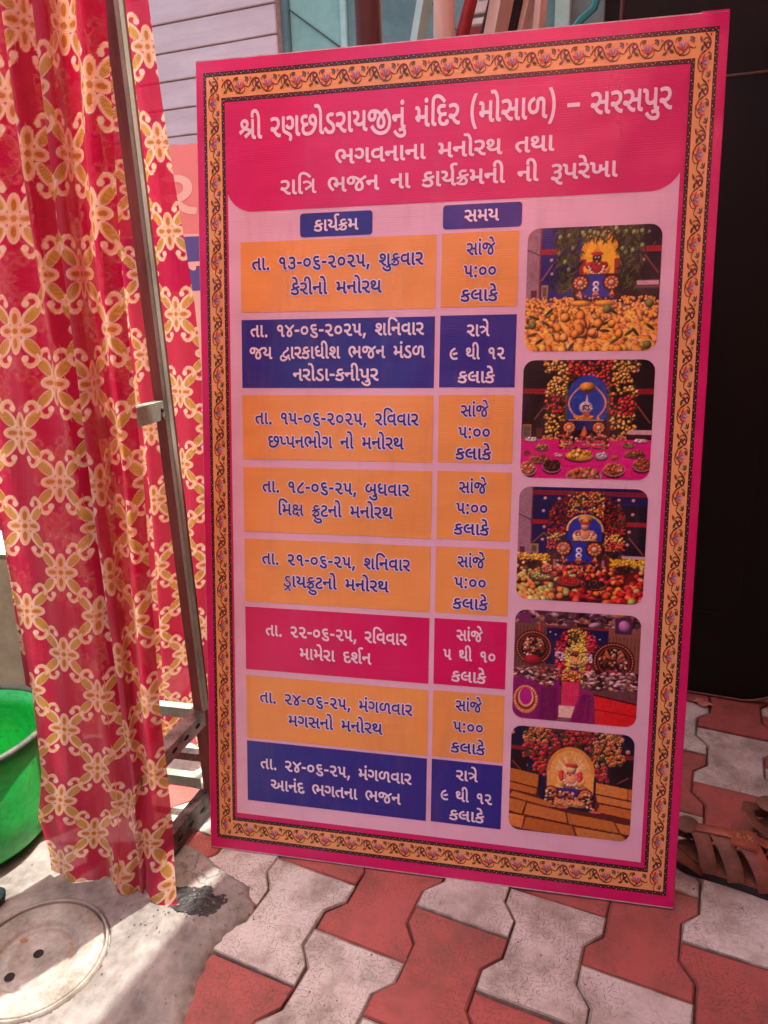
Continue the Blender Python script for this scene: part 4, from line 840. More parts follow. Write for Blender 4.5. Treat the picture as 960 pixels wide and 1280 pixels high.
# ---- lettering: outlines of the script, thickened and filled
from mathutils.geometry import delaunay_2d_cdt
glyph_cache = {}
def glyph_mesh(gid, off):
    if gid in (204, 216, 225, 219, 385, 129): off *= 0.62      # crowded conjuncts keep their counters open
    key = (gid, off)
    if key in glyph_cache: return glyph_cache[key]
    cu = bpy.data.curves.new('g', 'CURVE')
    cu.dimensions = '2D'; cu.fill_mode = 'BOTH'
    rings_ = []
    for cs in GLYPHS[gid].split(';'):
        pts = [tuple(map(int, p.split(','))) for p in cs.split()]
        n = len(pts); ex = []
        for i in range(n):
            x, y, on = pts[i]; x2, y2, on2 = pts[(i + 1) % n]
            ex.append((x, y, on))
            if not on and not on2: ex.append(((x + x2) / 2, (y + y2) / 2, 1))
        while not ex[0][2]: ex = ex[1:] + ex[:1]
        out = []; i = 0; m = len(ex)
        while i < m:
            x, y, on = ex[i]
            out.append((x, y))
            if not ex[(i + 1) % m][2]:
                cx, cy, _ = ex[(i + 1) % m]; ex_, ey_, _ = ex[(i + 2) % m]
                for t in (.25, .5, .75):
                    u = 1 - t
                    out.append((u*u*x + 2*u*t*cx + t*t*ex_, u*u*y + 2*u*t*cy + t*t*ey_))
                i += 2
            else: i += 1
        o2 = [out[0]]
        for p in out[1:]:
            if math.hypot(p[0] - o2[-1][0], p[1] - o2[-1][1]) > 3: o2.append(p)
        if math.hypot(o2[0][0] - o2[-1][0], o2[0][1] - o2[-1][1]) < 3: o2.pop()
        rings_.append(o2)
        sp = cu.splines.new('POLY')
        sp.points.add(len(o2) - 1)
        for q, (x, y) in zip(sp.points, o2): q.co = (x / 1000, y / 1000, 0, 1)
        sp.use_cyclic_u = True
    ob = bpy.data.objects.new('g', cu)
    COL.objects.link(ob)
    dg = bpy.context.evaluated_depsgraph_get()
    me = bpy.data.meshes.new_from_object(ob.evaluated_get(dg))
    vs = [Vector((v.co.x, v.co.y)) for v in me.vertices]
    fs = [list(p.vertices) for p in me.polygons]
    bpy.data.objects.remove(ob); bpy.data.curves.remove(cu); bpy.data.meshes.remove(me)
    # embolden: union of the filled letter with a round-jointed stroke along its outline
    for out in rings_:
        n = len(out)
        for i in range(n):
            a, b = Vector(out[i]) / 1000, Vector(out[(i + 1) % n]) / 1000
            d = (b - a).normalized(); nn = Vector((-d.y, d.x)) * off
            k = len(vs); vs += [a - nn, b - nn, b + nn, a + nn]; fs.append([k, k + 1, k + 2, k + 3])
            k = len(vs); vs += [a + Vector((math.cos(q * math.pi / 3 + .2), math.sin(q * math.pi / 3 + .2))) * off for q in range(6)]
            fs.append(list(range(k, k + 6)))
    ov, oe, of, _, _, orig = delaunay_2d_cdt(vs, [], fs, 1, 1e-5)
    keep = [f for f, o in zip(of, orig) if o]
    # a second look at every triangle: inside the outline, or within the stroke
    E0 = np.array([p for out in rings_ for p in out]) / 1000
    E1 = np.array([out[(i + 1) % len(out)] for out in rings_ for i in range(len(out))]) / 1000
    cen = np.array([sum((Vector(ov[i]) for i in f), Vector((0, 0))) / len(f) for f in keep])
    D = E1 - E0
    px, py = cen[:, None, 0], cen[:, None, 1]
    cr = ((E0[None, :, 1] > py) != (E1[None, :, 1] > py)) & (px < D[None, :, 0] * (py - E0[None, :, 1]) / np.where(D[None, :, 1] == 0, 1e-12, D[None, :, 1]) + E0[None, :, 0])
    inside = cr.sum(1) % 2 == 1
    tt = np.clip(((px - E0[None, :, 0]) * D[None, :, 0] + (py - E0[None, :, 1]) * D[None, :, 1]) / (D ** 2).sum(1)[None], 0, 1)
    dist = np.hypot(px - E0[None, :, 0] - tt * D[None, :, 0], py - E0[None, :, 1] - tt * D[None, :, 1]).min(1)
    keep = [f for f, a_, b_ in zip(keep, inside, dist) if a_ or b_ <= off * 1.02]
    r = (np.array([(v.x, v.y, 0) for v in ov]), [tuple(f) for f in keep])
    glyph_cache[key] = r
    return r
def text_line(name, enc, mn, mx, x0, x1, yb, sy, z, mat, parent, off=0.02):
    sx = (x1 - x0) / (mx - mn)
    V, F = [], []
    for q, it in enumerate(enc.split()):
        g, gx, gy = map(int, it.split(','))
        co, fs = glyph_mesh(g, off)
        b = len(V)
        for c in co:
            V.append(((x0 + (c[0] * 1000 + gx - mn) * sx) / 1000, (yb + (c[1] * 1000 + gy) * sy) / 1000, z + 0.00003 * (q % 3)))
        F += [tuple(b + i for i in f) for f in fs]
    o = new_mesh(name, V, F, mat, parent)
    o['kind'] = 'stuff'
    return o

cells = {'H': heading}
cells['P1'] = sheet('column_label', rr(200, 1222, 336, 1264, (6,) * 4, 4), 0.0010, BL, banner)
cells['P2'] = sheet('column_label', rr(463, 1225, 600, 1266, (6,) * 4, 4), 0.0010, BL, banner)
ROWS = [(1217.5, 1090, OR), (1076, 949.5, BL), (936, 814, OR), (798, 672.5, OR), (658, 532.5, OR), (521.5, 393, HP), (380.5, 249, OR), (243, 115, BL)]
for i, (yt, yb, m) in enumerate(ROWS):
    cells['%da' % (i + 1)] = sheet('schedule_cell', rr(83.5, yb, 452.3, yt), 0.0010, m, banner)
    cells['%db' % (i + 1)] = sheet('schedule_cell', rr(461.8, yb + 1, 596.5, yt + 1), 0.0010, m, banner)
for enc, mn_, mx_, x0, x1, yb, st, cell in LINES:
    if cell == 'H': sy = 0.056 if yb > 1380 else 0.041
    elif cell[0] == 'P': sy = 0.032
    elif cell.endswith('a'): sy = 0.0355
    else: sy = 0.033
    off = 0.019
    if st == 'o':
        text_line('letter_outline', enc, mn_, mx_, x0, x1, yb, sy, 0.0014, WH, cells[cell], off + 0.055)
        text_line('lettering', enc, mn_, mx_, x0, x1, yb, sy, 0.0018, BL, cells[cell], off)
    else:
        text_line('lettering', enc, mn_, mx_, x0, x1, yb, sy, 0.0018, WH, cells[cell], off)
# ---- the five printed photographs, painted pixel by pixel into vertex colours
PW, PH = 210, 196
class Pic:
    def __init__(s, col):
        s.a = np.empty((PH, PW, 3)); s.a[:] = col
        s.yy, s.xx = np.mgrid[0:PH, 0:PW]
        s.xx = (s.xx + .5) / PW; s.yy = (s.yy + .5) / PH
    def _b(s, x0, y0, x1, y1):
        i0, i1 = max(0, int(x0 * PW) - 1), min(PW, int(x1 * PW) + 2)
        j0, j1 = max(0, int(y0 * PH) - 1), min(PH, int(y1 * PH) + 2)
        return slice(j0, j1), slice(i0, i1)
    def rect(s, x0, y0, x1, y1, col):
        b = s._b(x0, y0, x1, y1)
        if s.a[b].size == 0: return
        x, y = s.xx[b], s.yy[b]
        m = np.clip(np.minimum(np.minimum(x - x0, x1 - x), np.minimum(y - y0, y1 - y)) * PW + .5, 0, 1)[..., None]
        s.a[b] = s.a[b] * (1 - m) + np.array(col) * m
    def ell(s, x, y, rx, ry=None, col=(0, 0, 0), ang=0, shade=0.0, ring=None):
        ry = ry or rx
        q = max(rx, ry)
        b = s._b(x - q, y - q, x + q, y + q)
        if s.a[b].size == 0: return
        dx, dy = s.xx[b] - x, s.yy[b] - y
        ca, sa = math.cos(ang), math.sin(ang)
        u, v = (dx * ca + dy * sa) / rx, (-dx * sa + dy * ca) / ry
        d = np.sqrt(u * u + v * v)
        m = np.clip((1 - d) * min(rx, ry) * PW + .5, 0, 1)[..., None]
        if ring: m = m * np.clip((d - ring) * min(rx, ry) * PW + .5, 0, 1)[..., None]
        c = np.array(col, float)
        if shade:
            sh = 1 + shade * (0.35 - np.clip((u + .35) ** 2 + (v + .45) ** 2, 0, 2.2) * .55)
            c = np.clip(c * sh[..., None], 0, 255)
        s.a[b] = s.a[b] * (1 - m) + c * m
    def line(s, pts, w, col):
        for (x0, y0), (x1, y1) in zip(pts, pts[1:]):
            b = s._b(min(x0, x1) - w, min(y0, y1) - w, max(x0, x1) + w, max(y0, y1) + w)
            if s.a[b].size == 0: continue
            dx, dy = x1 - x0, y1 - y0
            L = dx * dx + dy * dy or 1e-9
            t = np.clip(((s.xx[b] - x0) * dx + (s.yy[b] - y0) * dy) / L, 0, 1)
            d = np.hypot(s.xx[b] - x0 - t * dx, s.yy[b] - y0 - t * dy)
            m = np.clip((w - d) * PW + .5, 0, 1)[..., None]
            s.a[b] = s.a[b] * (1 - m) + np.array(col) * m
    def poly(s, pts, col):
        x0, x1 = min(p[0] for p in pts), max(p[0] for p in pts)
        y0, y1 = min(p[1] for p in pts), max(p[1] for p in pts)
        b = s._b(x0, y0, x1, y1)
        if s.a[b].size == 0: return
        x, y = s.xx[b], s.yy[b]
        ins = np.zeros(x.shape, bool)
        n = len(pts)
        for i in range(n):
            xa, ya = pts[i]; xb, yb = pts[(i + 1) % n]
            c = ((ya > y) != (yb > y)) & (x < (xb - xa) * (y - ya) / ((yb - ya) or 1e-9) + xa)
            ins ^= c
        s.a[b][ins] = col
    def grain(s, amp=9):
        n = rng.normal(0, 1, (PH, PW, 1)) * amp * .6 + rng.normal(0, 1, (PH // 4 + 1, PW // 4 + 1, 1)).repeat(4, 0).repeat(4, 1)[:PH, :PW] * amp * .5
        s.a = np.clip(s.a * (1 + n / 160) + n * .35, 0, 255)
rd = random.Random(5)
def jit(c, a=18):
    k = rd.uniform(-a, a)
    return tuple(max(0, min(255, v + k + rd.uniform(-a, a) * .4)) for v in c)
def figure(p, x, y, s, body=(170, 60, 60), gold=(226, 160, 70), face=(60, 34, 34)):
    """a small garlanded seated statue, as the prints show it"""
    p.ell(x, y + .42 * s, .62 * s, .22 * s, jit(gold), shade=.6)
    p.ell(x, y + .12 * s, .40 * s, .36 * s, jit(body), shade=.6)
    for sx in (-1, 1):
        p.ell(x + sx * .34 * s, y + .18 * s, .13 * s, .24 * s, jit(gold), ang=sx * .5, shade=.5)
        p.ell(x + sx * .30 * s, y - .04 * s, .12 * s, .14 * s, jit(body), shade=.5)
    for k in range(9):
        a = math.pi * k / 8
        p.ell(x + .26 * s * math.cos(a), y + .02 * s + .30 * s * math.sin(a), .055 * s, None, jit((240, 214, 190)), shade=.5)
    p.ell(x, y - .34 * s, .17 * s, .19 * s, face, shade=.6)
    p.ell(x - .06 * s, y - .36 * s, .03 * s, None, (235, 225, 215)); p.ell(x + .06 * s, y - .36 * s, .03 * s, None, (235, 225, 215))
    p.poly([(x - .20 * s, y - .44 * s), (x, y - .86 * s), (x + .20 * s, y - .44 * s)], gold)
    p.ell(x, y - .50 * s, .22 * s, .08 * s, jit((200, 60, 60)), shade=.4)
    for k in range(14):
        p.ell(x + rd.uniform(-.4, .4) * s, y + rd.uniform(-.2, .5) * s, .035 * s, None, jit(rd.choice([(240, 200, 120), (120, 20, 40), (230, 220, 210), (60, 50, 120)])))
def medallion(p, x, y, r, c=(150, 70, 60)):
    p.ell(x, y, r, None, (60, 24, 30)); p.ell(x, y, r * .85, None, jit(c), shade=.5)
    for k in range(10):
        a = k * .628
        p.ell(x + r * .62 * math.cos(a), y + r * .62 * math.sin(a), r * .17, None, jit((222, 150, 90)), shade=.4)
    p.ell(x, y, r * .36, None, jit((210, 170, 140)), shade=.6)
def altar(p, y=.5, blue=(44, 60, 150), x=.53, s=1.0):
    p.rect(x - .17 * s, y - .12 * s, x + .17 * s, y + .12 * s, (70, 30, 40))
    p.poly([(x - .07 * s, y - .11 * s), (x + .07 * s, y - .11 * s), (x + .11 * s, y + .06 * s), (x - .11 * s, y + .06 * s)], blue)
    medallion(p, x - .115 * s, y - .05 * s, .066 * s); medallion(p, x + .115 * s, y - .05 * s, .066 * s)
    for k in range(3): p.ell(x, y - .04 * s + .045 * s * k, .024 * s, .024 * s, (236, 226, 230), shade=.3); p.ell(x, y - .04 * s + .045 * s * k, .011 * s, None, blue)
    for dx, c in ((-.12, (160, 60, 60)), (0, (190, 90, 60)), (.12, (200, 150, 150))):
        figure(p, x + dx * s, y + .11 * s, .12 * s, c)
    for k in range(50):
        p.ell(x + rd.uniform(-.2, .2) * s, y + rd.uniform(.04, .19) * s, .009, None, jit(rd.choice([(190, 120, 90), (110, 30, 50), (220, 190, 160), (50, 26, 30)])), shade=.4)
def drape(p, blue, band=.2, dots=True, left=True):
    p.rect(.1, 0, 1, 1, blue)
    for xx in ((.10, .27), (.82, 1.0)):
        p.rect(xx[0], band, xx[1], band + .045, (170, 34, 52))
        for k in range(14): p.ell(xx[0] + (xx[1] - xx[0]) * (k + .5) / 14, band + .022, .006, None, (90, 40, 80))
    for x, y in ((.19, .09), (.19, .27), (.19, .4), (.87, .09), (.87, .29), (.86, .41)):
        p.ell(x, y, .016, None, (206, 150, 140), shade=.4)
    p.line([(.10, .50), (.20, .36), (.25, .42)], .006, (150, 84, 70)); p.line([(.86, .35), (.98, .52)], .006, (150, 84, 70))

def photo1():
    p = Pic((176, 140, 150))
    for k in range(30): p.ell(.05 + rd.uniform(-.05, .05), rd.random(), .03, .07, jit((172, 138, 148), 8))
    p.rect(.1, 0, 1, .6, (34, 48, 138)); p.rect(.62, 0, 1, .62, (26, 18, 40)); drape_band = None
    for xx in ((.10, .27), (.86, 1.0)): p.rect(xx[0], .17, xx[1], .215, (176, 36, 56))
    p.line([(.105, 0), (.105, .58)], .006, (150, 60, 60)); p.line([(0, .17), (.1, .22)], .004, (90, 60, 66))
    p.line([(.12, .42), (.21, .28)], .006, (170, 110, 90)); p.line([(.88, .24), (.98, .38)], .006, (150, 84, 70))
    for x, y in ((.19, .26), (.2, .37), (.25, .2), (.87, .28), (.9, .06)): p.ell(x, y, .014, None, (210, 170, 160), shade=.4)
    p.ell(.55, .27, .145, .27, (236, 176, 44)); p.ell(.55, .30, .12, .2, (246, 196, 60))
    p.rect(.40, .26, .45, .46, (168, 44, 52)); p.rect(.66, .26, .70, .46, (168, 44, 52))
    for k in range(900):
        u = rd.random()
        if u < .34: x, y = rd.gauss(.30, .055), rd.uniform(.03, .52)
        elif u < .68: x, y = rd.gauss(.77, .055), rd.uniform(.03, .50)
        else: x, y = rd.uniform(.22, .86), abs(rd.gauss(.05, .05))
        if abs(x - .55) < .12 and y > .13: continue
        p.ell(x, y, rd.uniform(.016, .034), .006, jit(rd.choice([(44, 58, 30), (84, 96, 44), (28, 36, 24), (108, 108, 54), (56, 74, 40)]), 12), ang=rd.uniform(-2.6, -.4))
    for k in range(22):
        x = rd.choice([rd.gauss(.3, .05), rd.gauss(.76, .05), rd.uniform(.35, .75)])
        y = rd.uniform(.05, .35) if abs(x - .55) > .14 else rd.uniform(.02, .09)
        p.ell(x, y, .017, .022, jit((134, 146, 84)), shade=.8)
    figure(p, .53, .32, .2, (176, 40, 50), (232, 160, 60), (70, 36, 34))
    altar(p, .50, (52, 66, 160), .53, 1.0)
    p.rect(.83, .44, .99, .475, (214, 176, 178)); p.rect(.82, .475, 1, .50, (120, 80, 84))
    p.rect(.12, .46, .17, .56, (190, 150, 90)); p.rect(.13, .475, .16, .55, (120, 96, 90)); p.rect(.04, .5, .085, .56, (110, 50, 60))
    pts = []
    for k in range(900):
        y = .565 + .43 * rd.random() ** 1.15
        pts.append((y, rd.random()))
    for y, x in sorted(pts):
        if .36 < x < .72 and y < .62: continue
        r = .010 + (y - .55) * .058
        p.ell(x, y + .008, r * 1.12, r * 1.2, (130, 72, 34))
        p.ell(x, y, r, r * rd.uniform(.95, 1.2), jit(rd.choice([(244, 176, 84), (232, 150, 70), (242, 164, 104), (222, 156, 68)]), 12), ang=rd.uniform(-.8, .8), shade=.8)
    for x, y in ((.42, .615), (.60, .615)):
        p.ell(x, y, .085, .026, (170, 110, 60)); p.ell(x, y - .006, .075, .02, (236, 176, 60), shade=.4)
    for k in range(22):
        x, y = rd.random(), rd.uniform(.66, .97)
        p.ell(x, y, .04, .012, jit((72, 82, 46)), ang=rd.uniform(-1.2, 1.2), shade=.6)
    for x, y in ((.06, .78), (.62, .66), (.93, .62), (.93, .95)): p.ell(x, y, .032, .036, (128, 134, 74), shade=.8)
    for k in range(16):
        x, y = rd.uniform(.26, .72), rd.uniform(.70, .90)
        rx, ry = rd.uniform(.026, .036), rd.uniform(.034, .046)
        p.ell(x, y, rx * 1.08, ry * 1.08, (150, 84, 40)); p.ell(x, y, rx, ry, jit((240, 160, 84)), ang=rd.uniform(-.5, .5), shade=.9)
    p.grain(5); return p.a
def arch_mask(x, y, cx, w, top, bot):
    if y > bot: return False
    ww = w if y > top + w * .9 else w * math.sqrt(max(0, 1 - ((top + w * .9 - y) / (w * .9)) ** 2)) if y > top else 0
    return abs(x - cx) < ww
def photo2():
    p = Pic((26, 16, 26))
    drape(p, (26, 16, 28), .24)
    p.rect(0, 0, .1, 1, (26, 16, 26))
    for xx in ((0.0, .14), (.90, 1.0)): p.rect(xx[0], .24, xx[1], .28, (150, 30, 46))
    for k in range(1150):
        x, y = rd.uniform(.17, .90), rd.uniform(-.01, .62)
        if not (arch_mask(x, y, .53, .345, .0, .64)) and y > .10: continue
        if abs(x - .53) > .36: continue
        if arch_mask(x, y, .50, .155, .13, .5): continue
        if abs(x - .50) < .16 and y > .45: continue
        yel = (abs(x - .52) > .17) and (y < .30 or y > .46)
        c = rd.choice([(240, 180, 90), (232, 164, 66), (244, 196, 120)]) if yel else rd.choice([(206, 66, 60), (224, 92, 74), (190, 50, 54)])
        if rd.random() < .22: p.ell(x, y, .02, .006, (50, 62, 30), ang=rd.uniform(0, 3)); continue
        p.ell(x, y + .004, .0155, .0155, (40, 16, 16)); p.ell(x, y, .0135, None, jit(c), shade=.7)
    p.ell(.505, .30, .15, .17, (36, 78, 170)); p.rect(.345, .30, .655, .50, (38, 80, 172))
    for k in range(60): p.ell(rd.uniform(.37, .64), rd.uniform(.2, .48), .02, .004, jit((52, 100, 190)), ang=rd.uniform(-1.5, 0))
    for sx in (-1, 1):
        for k in range(26):
            t = k / 25
            p.ell(.505 + sx * (.03 + .11 * math.sin(t * 2.6)), .20 + .27 * t, .0085, None, jit((226, 150, 130)), shade=.5)
        for k in range(16):
            p.ell(.505 + sx * .16, .2 + .02 * k, .009, None, jit((90, 104, 50)))
    p.ell(.50, .225, .06, .04, (206, 150, 60), shade=.8); p.ell(.50, .265, .022, .02, (90, 50, 30))
    p.poly([(.485, .38), (.50, .28), (.515, .38)], (216, 196, 206))
    p.ell(.495, .395, .05, .05, (214, 196, 210), shade=.3); p.ell(.495, .40, .030, .028, (60, 40, 56), shade=.8)
    for k in range(26): p.ell(.495 + rd.gauss(0, .022), .405 + rd.gauss(0, .02), .007, None, jit(rd.choice([(226, 206, 214), (190, 150, 120), (120, 60, 80), (240, 220, 200)])), shade=.5)
    p.rect(.47, .43, .525, .48, (190, 110, 90))
    for k in range(24): p.ell(.41 + rd.random() * .19, .485 + rd.uniform(-.015, .012), .013, .01, jit((224, 150, 60)), shade=.6)
    p.line([(.37, .502), (.63, .502)], .005, (214, 170, 120))
    p.rect(.40, .51, .60, .585, (38, 46, 120))
    p.rect(.30, .51, .40, .68, (90, 40, 40)); p.rect(.60, .51, .68, .68, (90, 40, 40))
    medallion(p, .375, .565, .055, (200, 100, 70)); medallion(p, .60, .565, .055, (180, 84, 60))
    p.poly([(.465, .62), (.49, .545), (.515, .62)], (222, 120, 70)); p.rect(.465, .62, .515, .70, (150, 60, 60))
    for k in range(160):
        p.ell(rd.uniform(.29, .69), rd.uniform(.62, .745), .011, None, jit(rd.choice([(190, 110, 90), (120, 44, 56), (222, 190, 170), (50, 26, 30), (216, 130, 80)])), shade=.5)
    for dx in (.36, .49, .61): figure(p, dx, .68, .09, (170, 80, 70))
    m = p.yy > .665
    p.a[(p.yy > .665) & ((abs(p.xx - .49) > .19) | (p.yy > .745))] = (222, 24, 140)
    for k in range(60): p.ell(rd.random(), rd.uniform(.68, 1), .05, .008, jit((214, 22, 134), 10), ang=rd.uniform(-.2, .2))
    for k in range(30): p.ell(.22 + rd.gauss(0, .035), .65 + rd.uniform(-.02, .02), .009, None, jit((224, 160, 90)), shade=.5); p.ell(.75 + rd.gauss(0, .035), .65 + rd.uniform(-.02, .02), .009, None, jit((224, 150, 90)), shade=.5)
    p.rect(.01, .54, .08, .66, (170, 120, 70)); p.rect(.02, .555, .07, .645, (110, 100, 96)); p.rect(.12, .57, .17, .65, (100, 50, 50))
    p.rect(.82, .58, 1, .62, (216, 176, 180)); p.rect(.81, .62, 1, .65, (60, 30, 36))
    def plate(x, y, rx, ry, food, n, rim=(206, 150, 150)):
        p.ell(x, y + ry * .35, rx, ry, (96, 20, 60)); p.ell(x, y, rx, ry, rim); p.ell(x, y, rx * .9, ry * .85, jit(food, 8), shade=.3)
        for k in range(n):
            a, q = rd.uniform(0, 6.28), math.sqrt(rd.random()) * .8
            p.ell(x + rx * q * math.cos(a), y + ry * q * math.sin(a) - ry * .15, rx * .14 + .003, None, jit(food, 30), shade=.8)
    plate(.08, .67, .055, .018, (226, 200, 200), 8); plate(.92, .67, .055, .018, (226, 196, 196), 8)
    plate(.17, .735, .055, .028, (170, 130, 90), 30); plate(.83, .71, .05, .02, (150, 130, 70), 20); plate(.88, .78, .08, .03, (150, 90, 60), 40)
    plate(.05, .78, .03, .02, (160, 90, 70), 10); plate(.15, .835, .075, .035, (160, 96, 70), 40); plate(.30, .80, .035, .016, (222, 170, 160), 10)
    plate(.46, .80, .11, .045, (226, 180, 76), 14, (190, 130, 90)); plate(.63, .80, .05, .032, (200, 190, 196), 6, (150, 130, 140)); plate(.73, .81, .03, .018, (190, 110, 70), 10)
    plate(.25, .895, .075, .055, (84, 40, 36), 50); plate(.06, .92, .07, .06, (200, 130, 100), 50); plate(.73, .915, .085, .055, (190, 120, 84), 70); plate(.94, .87, .075, .055, (170, 100, 70), 50)
    plate(.50, .975, .14, .07, (176, 110, 80), 90)
    p.grain(5); return p.a
def fruit_floor(p, y0, n, cols, r0=.014, r1=.05):
    pts = sorted((y0 + (1 - y0) * rd.random() ** .95, rd.random()) for _ in range(n))
    for y, x in pts:
        r = r0 + (y - y0) / (1 - y0) * (r1 - r0)
        zone = int(x * 5 + rd.uniform(-.7, .7)) % 5
        c = rd.choice(cols[zone])
        p.ell(x, y + .01, r * 1.08, r * 1.1, (60, 22, 22)); p.ell(x, y, r, r * rd.uniform(.85, 1.1), jit(c), shade=.85)
def photo3():
    p = Pic((170, 132, 146))
    p.rect(.11, 0, 1, .62, (30, 32, 96)); p.rect(.6, .15, 1, .62, (24, 18, 44)); p.rect(.11, .03, 1, .07, (150, 40, 60))
    for xx in ((.10, .25), (.82, 1.0)): p.rect(xx[0], .285, xx[1], .325, (168, 36, 54))
    for k in range(40): p.ell(.12 + k * .022, .05, .006, None, (90, 60, 90))
    for x, y in ((.21, .1), (.2, .21), (.21, .35), (.2, .46), (.89, .1), (.89, .22), (.87, .37), (.86, .48), (.32, .1), (.78, .1)): p.ell(x, y, .014, None, (214, 170, 160), shade=.4)
    p.line([(.11, .5), (.21, .4), (.26, .46)], .006, (150, 84, 70)); p.line([(.87, .42), (.98, .56)], .006, (150, 84, 70)); p.line([(0, .24), (.1, .29)], .004, (80, 50, 60)); p.line([(.11, 0), (.11, .56)], .006, (120, 60, 70))
    for k in range(1500):
        x, y = rd.uniform(.24, .84), rd.uniform(.04, .62)
        if not arch_mask(x, y, .54, .30, .03, .64): continue
        if arch_mask(x, y, .53, .155, .22, .6): continue
        if abs(x - .53) < .14 and y < .26: c = rd.choice([(226, 150, 60), (236, 176, 90), (210, 90, 50), (70, 76, 36)])
        elif y < .34: c = rd.choice([(140, 34, 38), (110, 26, 32), (86, 60, 34), (168, 60, 46)])
        elif y < .40: c = rd.choice([(190, 60, 56), (150, 40, 44)])
        elif y < .46: c = rd.choice([(214, 190, 100), (200, 170, 80), (222, 150, 90)])
        elif y < .54: c = rd.choice([(200, 80, 60), (222, 110, 80)])
        else: c = rd.choice([(70, 60, 40), (120, 60, 40)])
        p.ell(x, y, rd.uniform(.007, .013), None, jit(c), shade=.8)
    p.ell(.53, .36, .135, .13, (44, 66, 176)); p.rect(.395, .36, .665, .47, (42, 62, 170))
    for k in range(34):
        a = math.pi * k / 33
        p.ell(.53 + .138 * math.cos(a), .37 - .13 * math.sin(a), .010, None, jit((232, 190, 120)), shade=.5)
    p.ell(.53, .275, .055, .035, (196, 150, 90), shade=.7); p.ell(.53, .29, .035, .02, (60, 30, 30))
    figure(p, .53, .40, .19, (200, 130, 110), (224, 180, 110), (200, 150, 120))
    p.ell(.42, .49, .05, .02, (150, 160, 70), shade=.5); p.ell(.64, .49, .05, .02, (150, 160, 70), shade=.5)
    altar(p, .585, (50, 66, 170), .49, 1.05)
    p.rect(.82, .575, 1, .61, (206, 176, 184)); p.rect(.10, .5, .17, .58, (170, 140, 110)); p.rect(.115, .515, .155, .57, (110, 96, 92)); p.rect(.02, .53, .06, .58, (110, 60, 70))
    p.a[(p.yy > .60) & (abs(p.xx - .49) > .2)] = (110, 34, 40)
    p.a[(p.yy > .76)] = (120, 36, 40)
    for k in range(110): p.ell(rd.uniform(0, .26), .61 + rd.uniform(-.02, .03), .012, .012, jit((236, 180, 70)), shade=.7); p.ell(rd.uniform(.74, 1), .645 + rd.uniform(-.03, .03), .008, .02, jit((236, 190, 60)), ang=rd.uniform(-1, 1), shade=.7)
    cols = [[(206, 186, 120), (168, 170, 90), (226, 150, 90)], [(180, 176, 110), (226, 140, 80)], [(190, 60, 60), (222, 110, 80), (150, 30, 44)], [(90, 30, 40), (196, 70, 60), (226, 140, 70)], [(176, 40, 46), (200, 60, 56), (226, 130, 70)]]
    fruit_floor(p, .66, 330, cols, .016, .034)
    for x, y, rx, ry, c in ((.12, .68, .06, .03, (60, 40, 40)), (.20, .78, .10, .045, (170, 176, 110)), (.42, .82, .10, .045, (190, 50, 54)), (.62, .84, .10, .045, (46, 36, 40)), (.85, .70, .08, .03, (60, 44, 40)), (.24, .72, .045, .035, (226, 130, 110))):
        p.ell(x, y + .012, rx, ry, (70, 28, 28)); p.ell(x, y, rx, ry, (150, 80, 60)); 
        for k in range(50):
            a, q = rd.uniform(0, 6.28), math.sqrt(rd.random()) * .88
            p.ell(x + rx * q * math.cos(a), y + ry * q * math.sin(a) - .004, .010, None, jit(c, 20), shade=.7)
    p.grain(5); return p.a
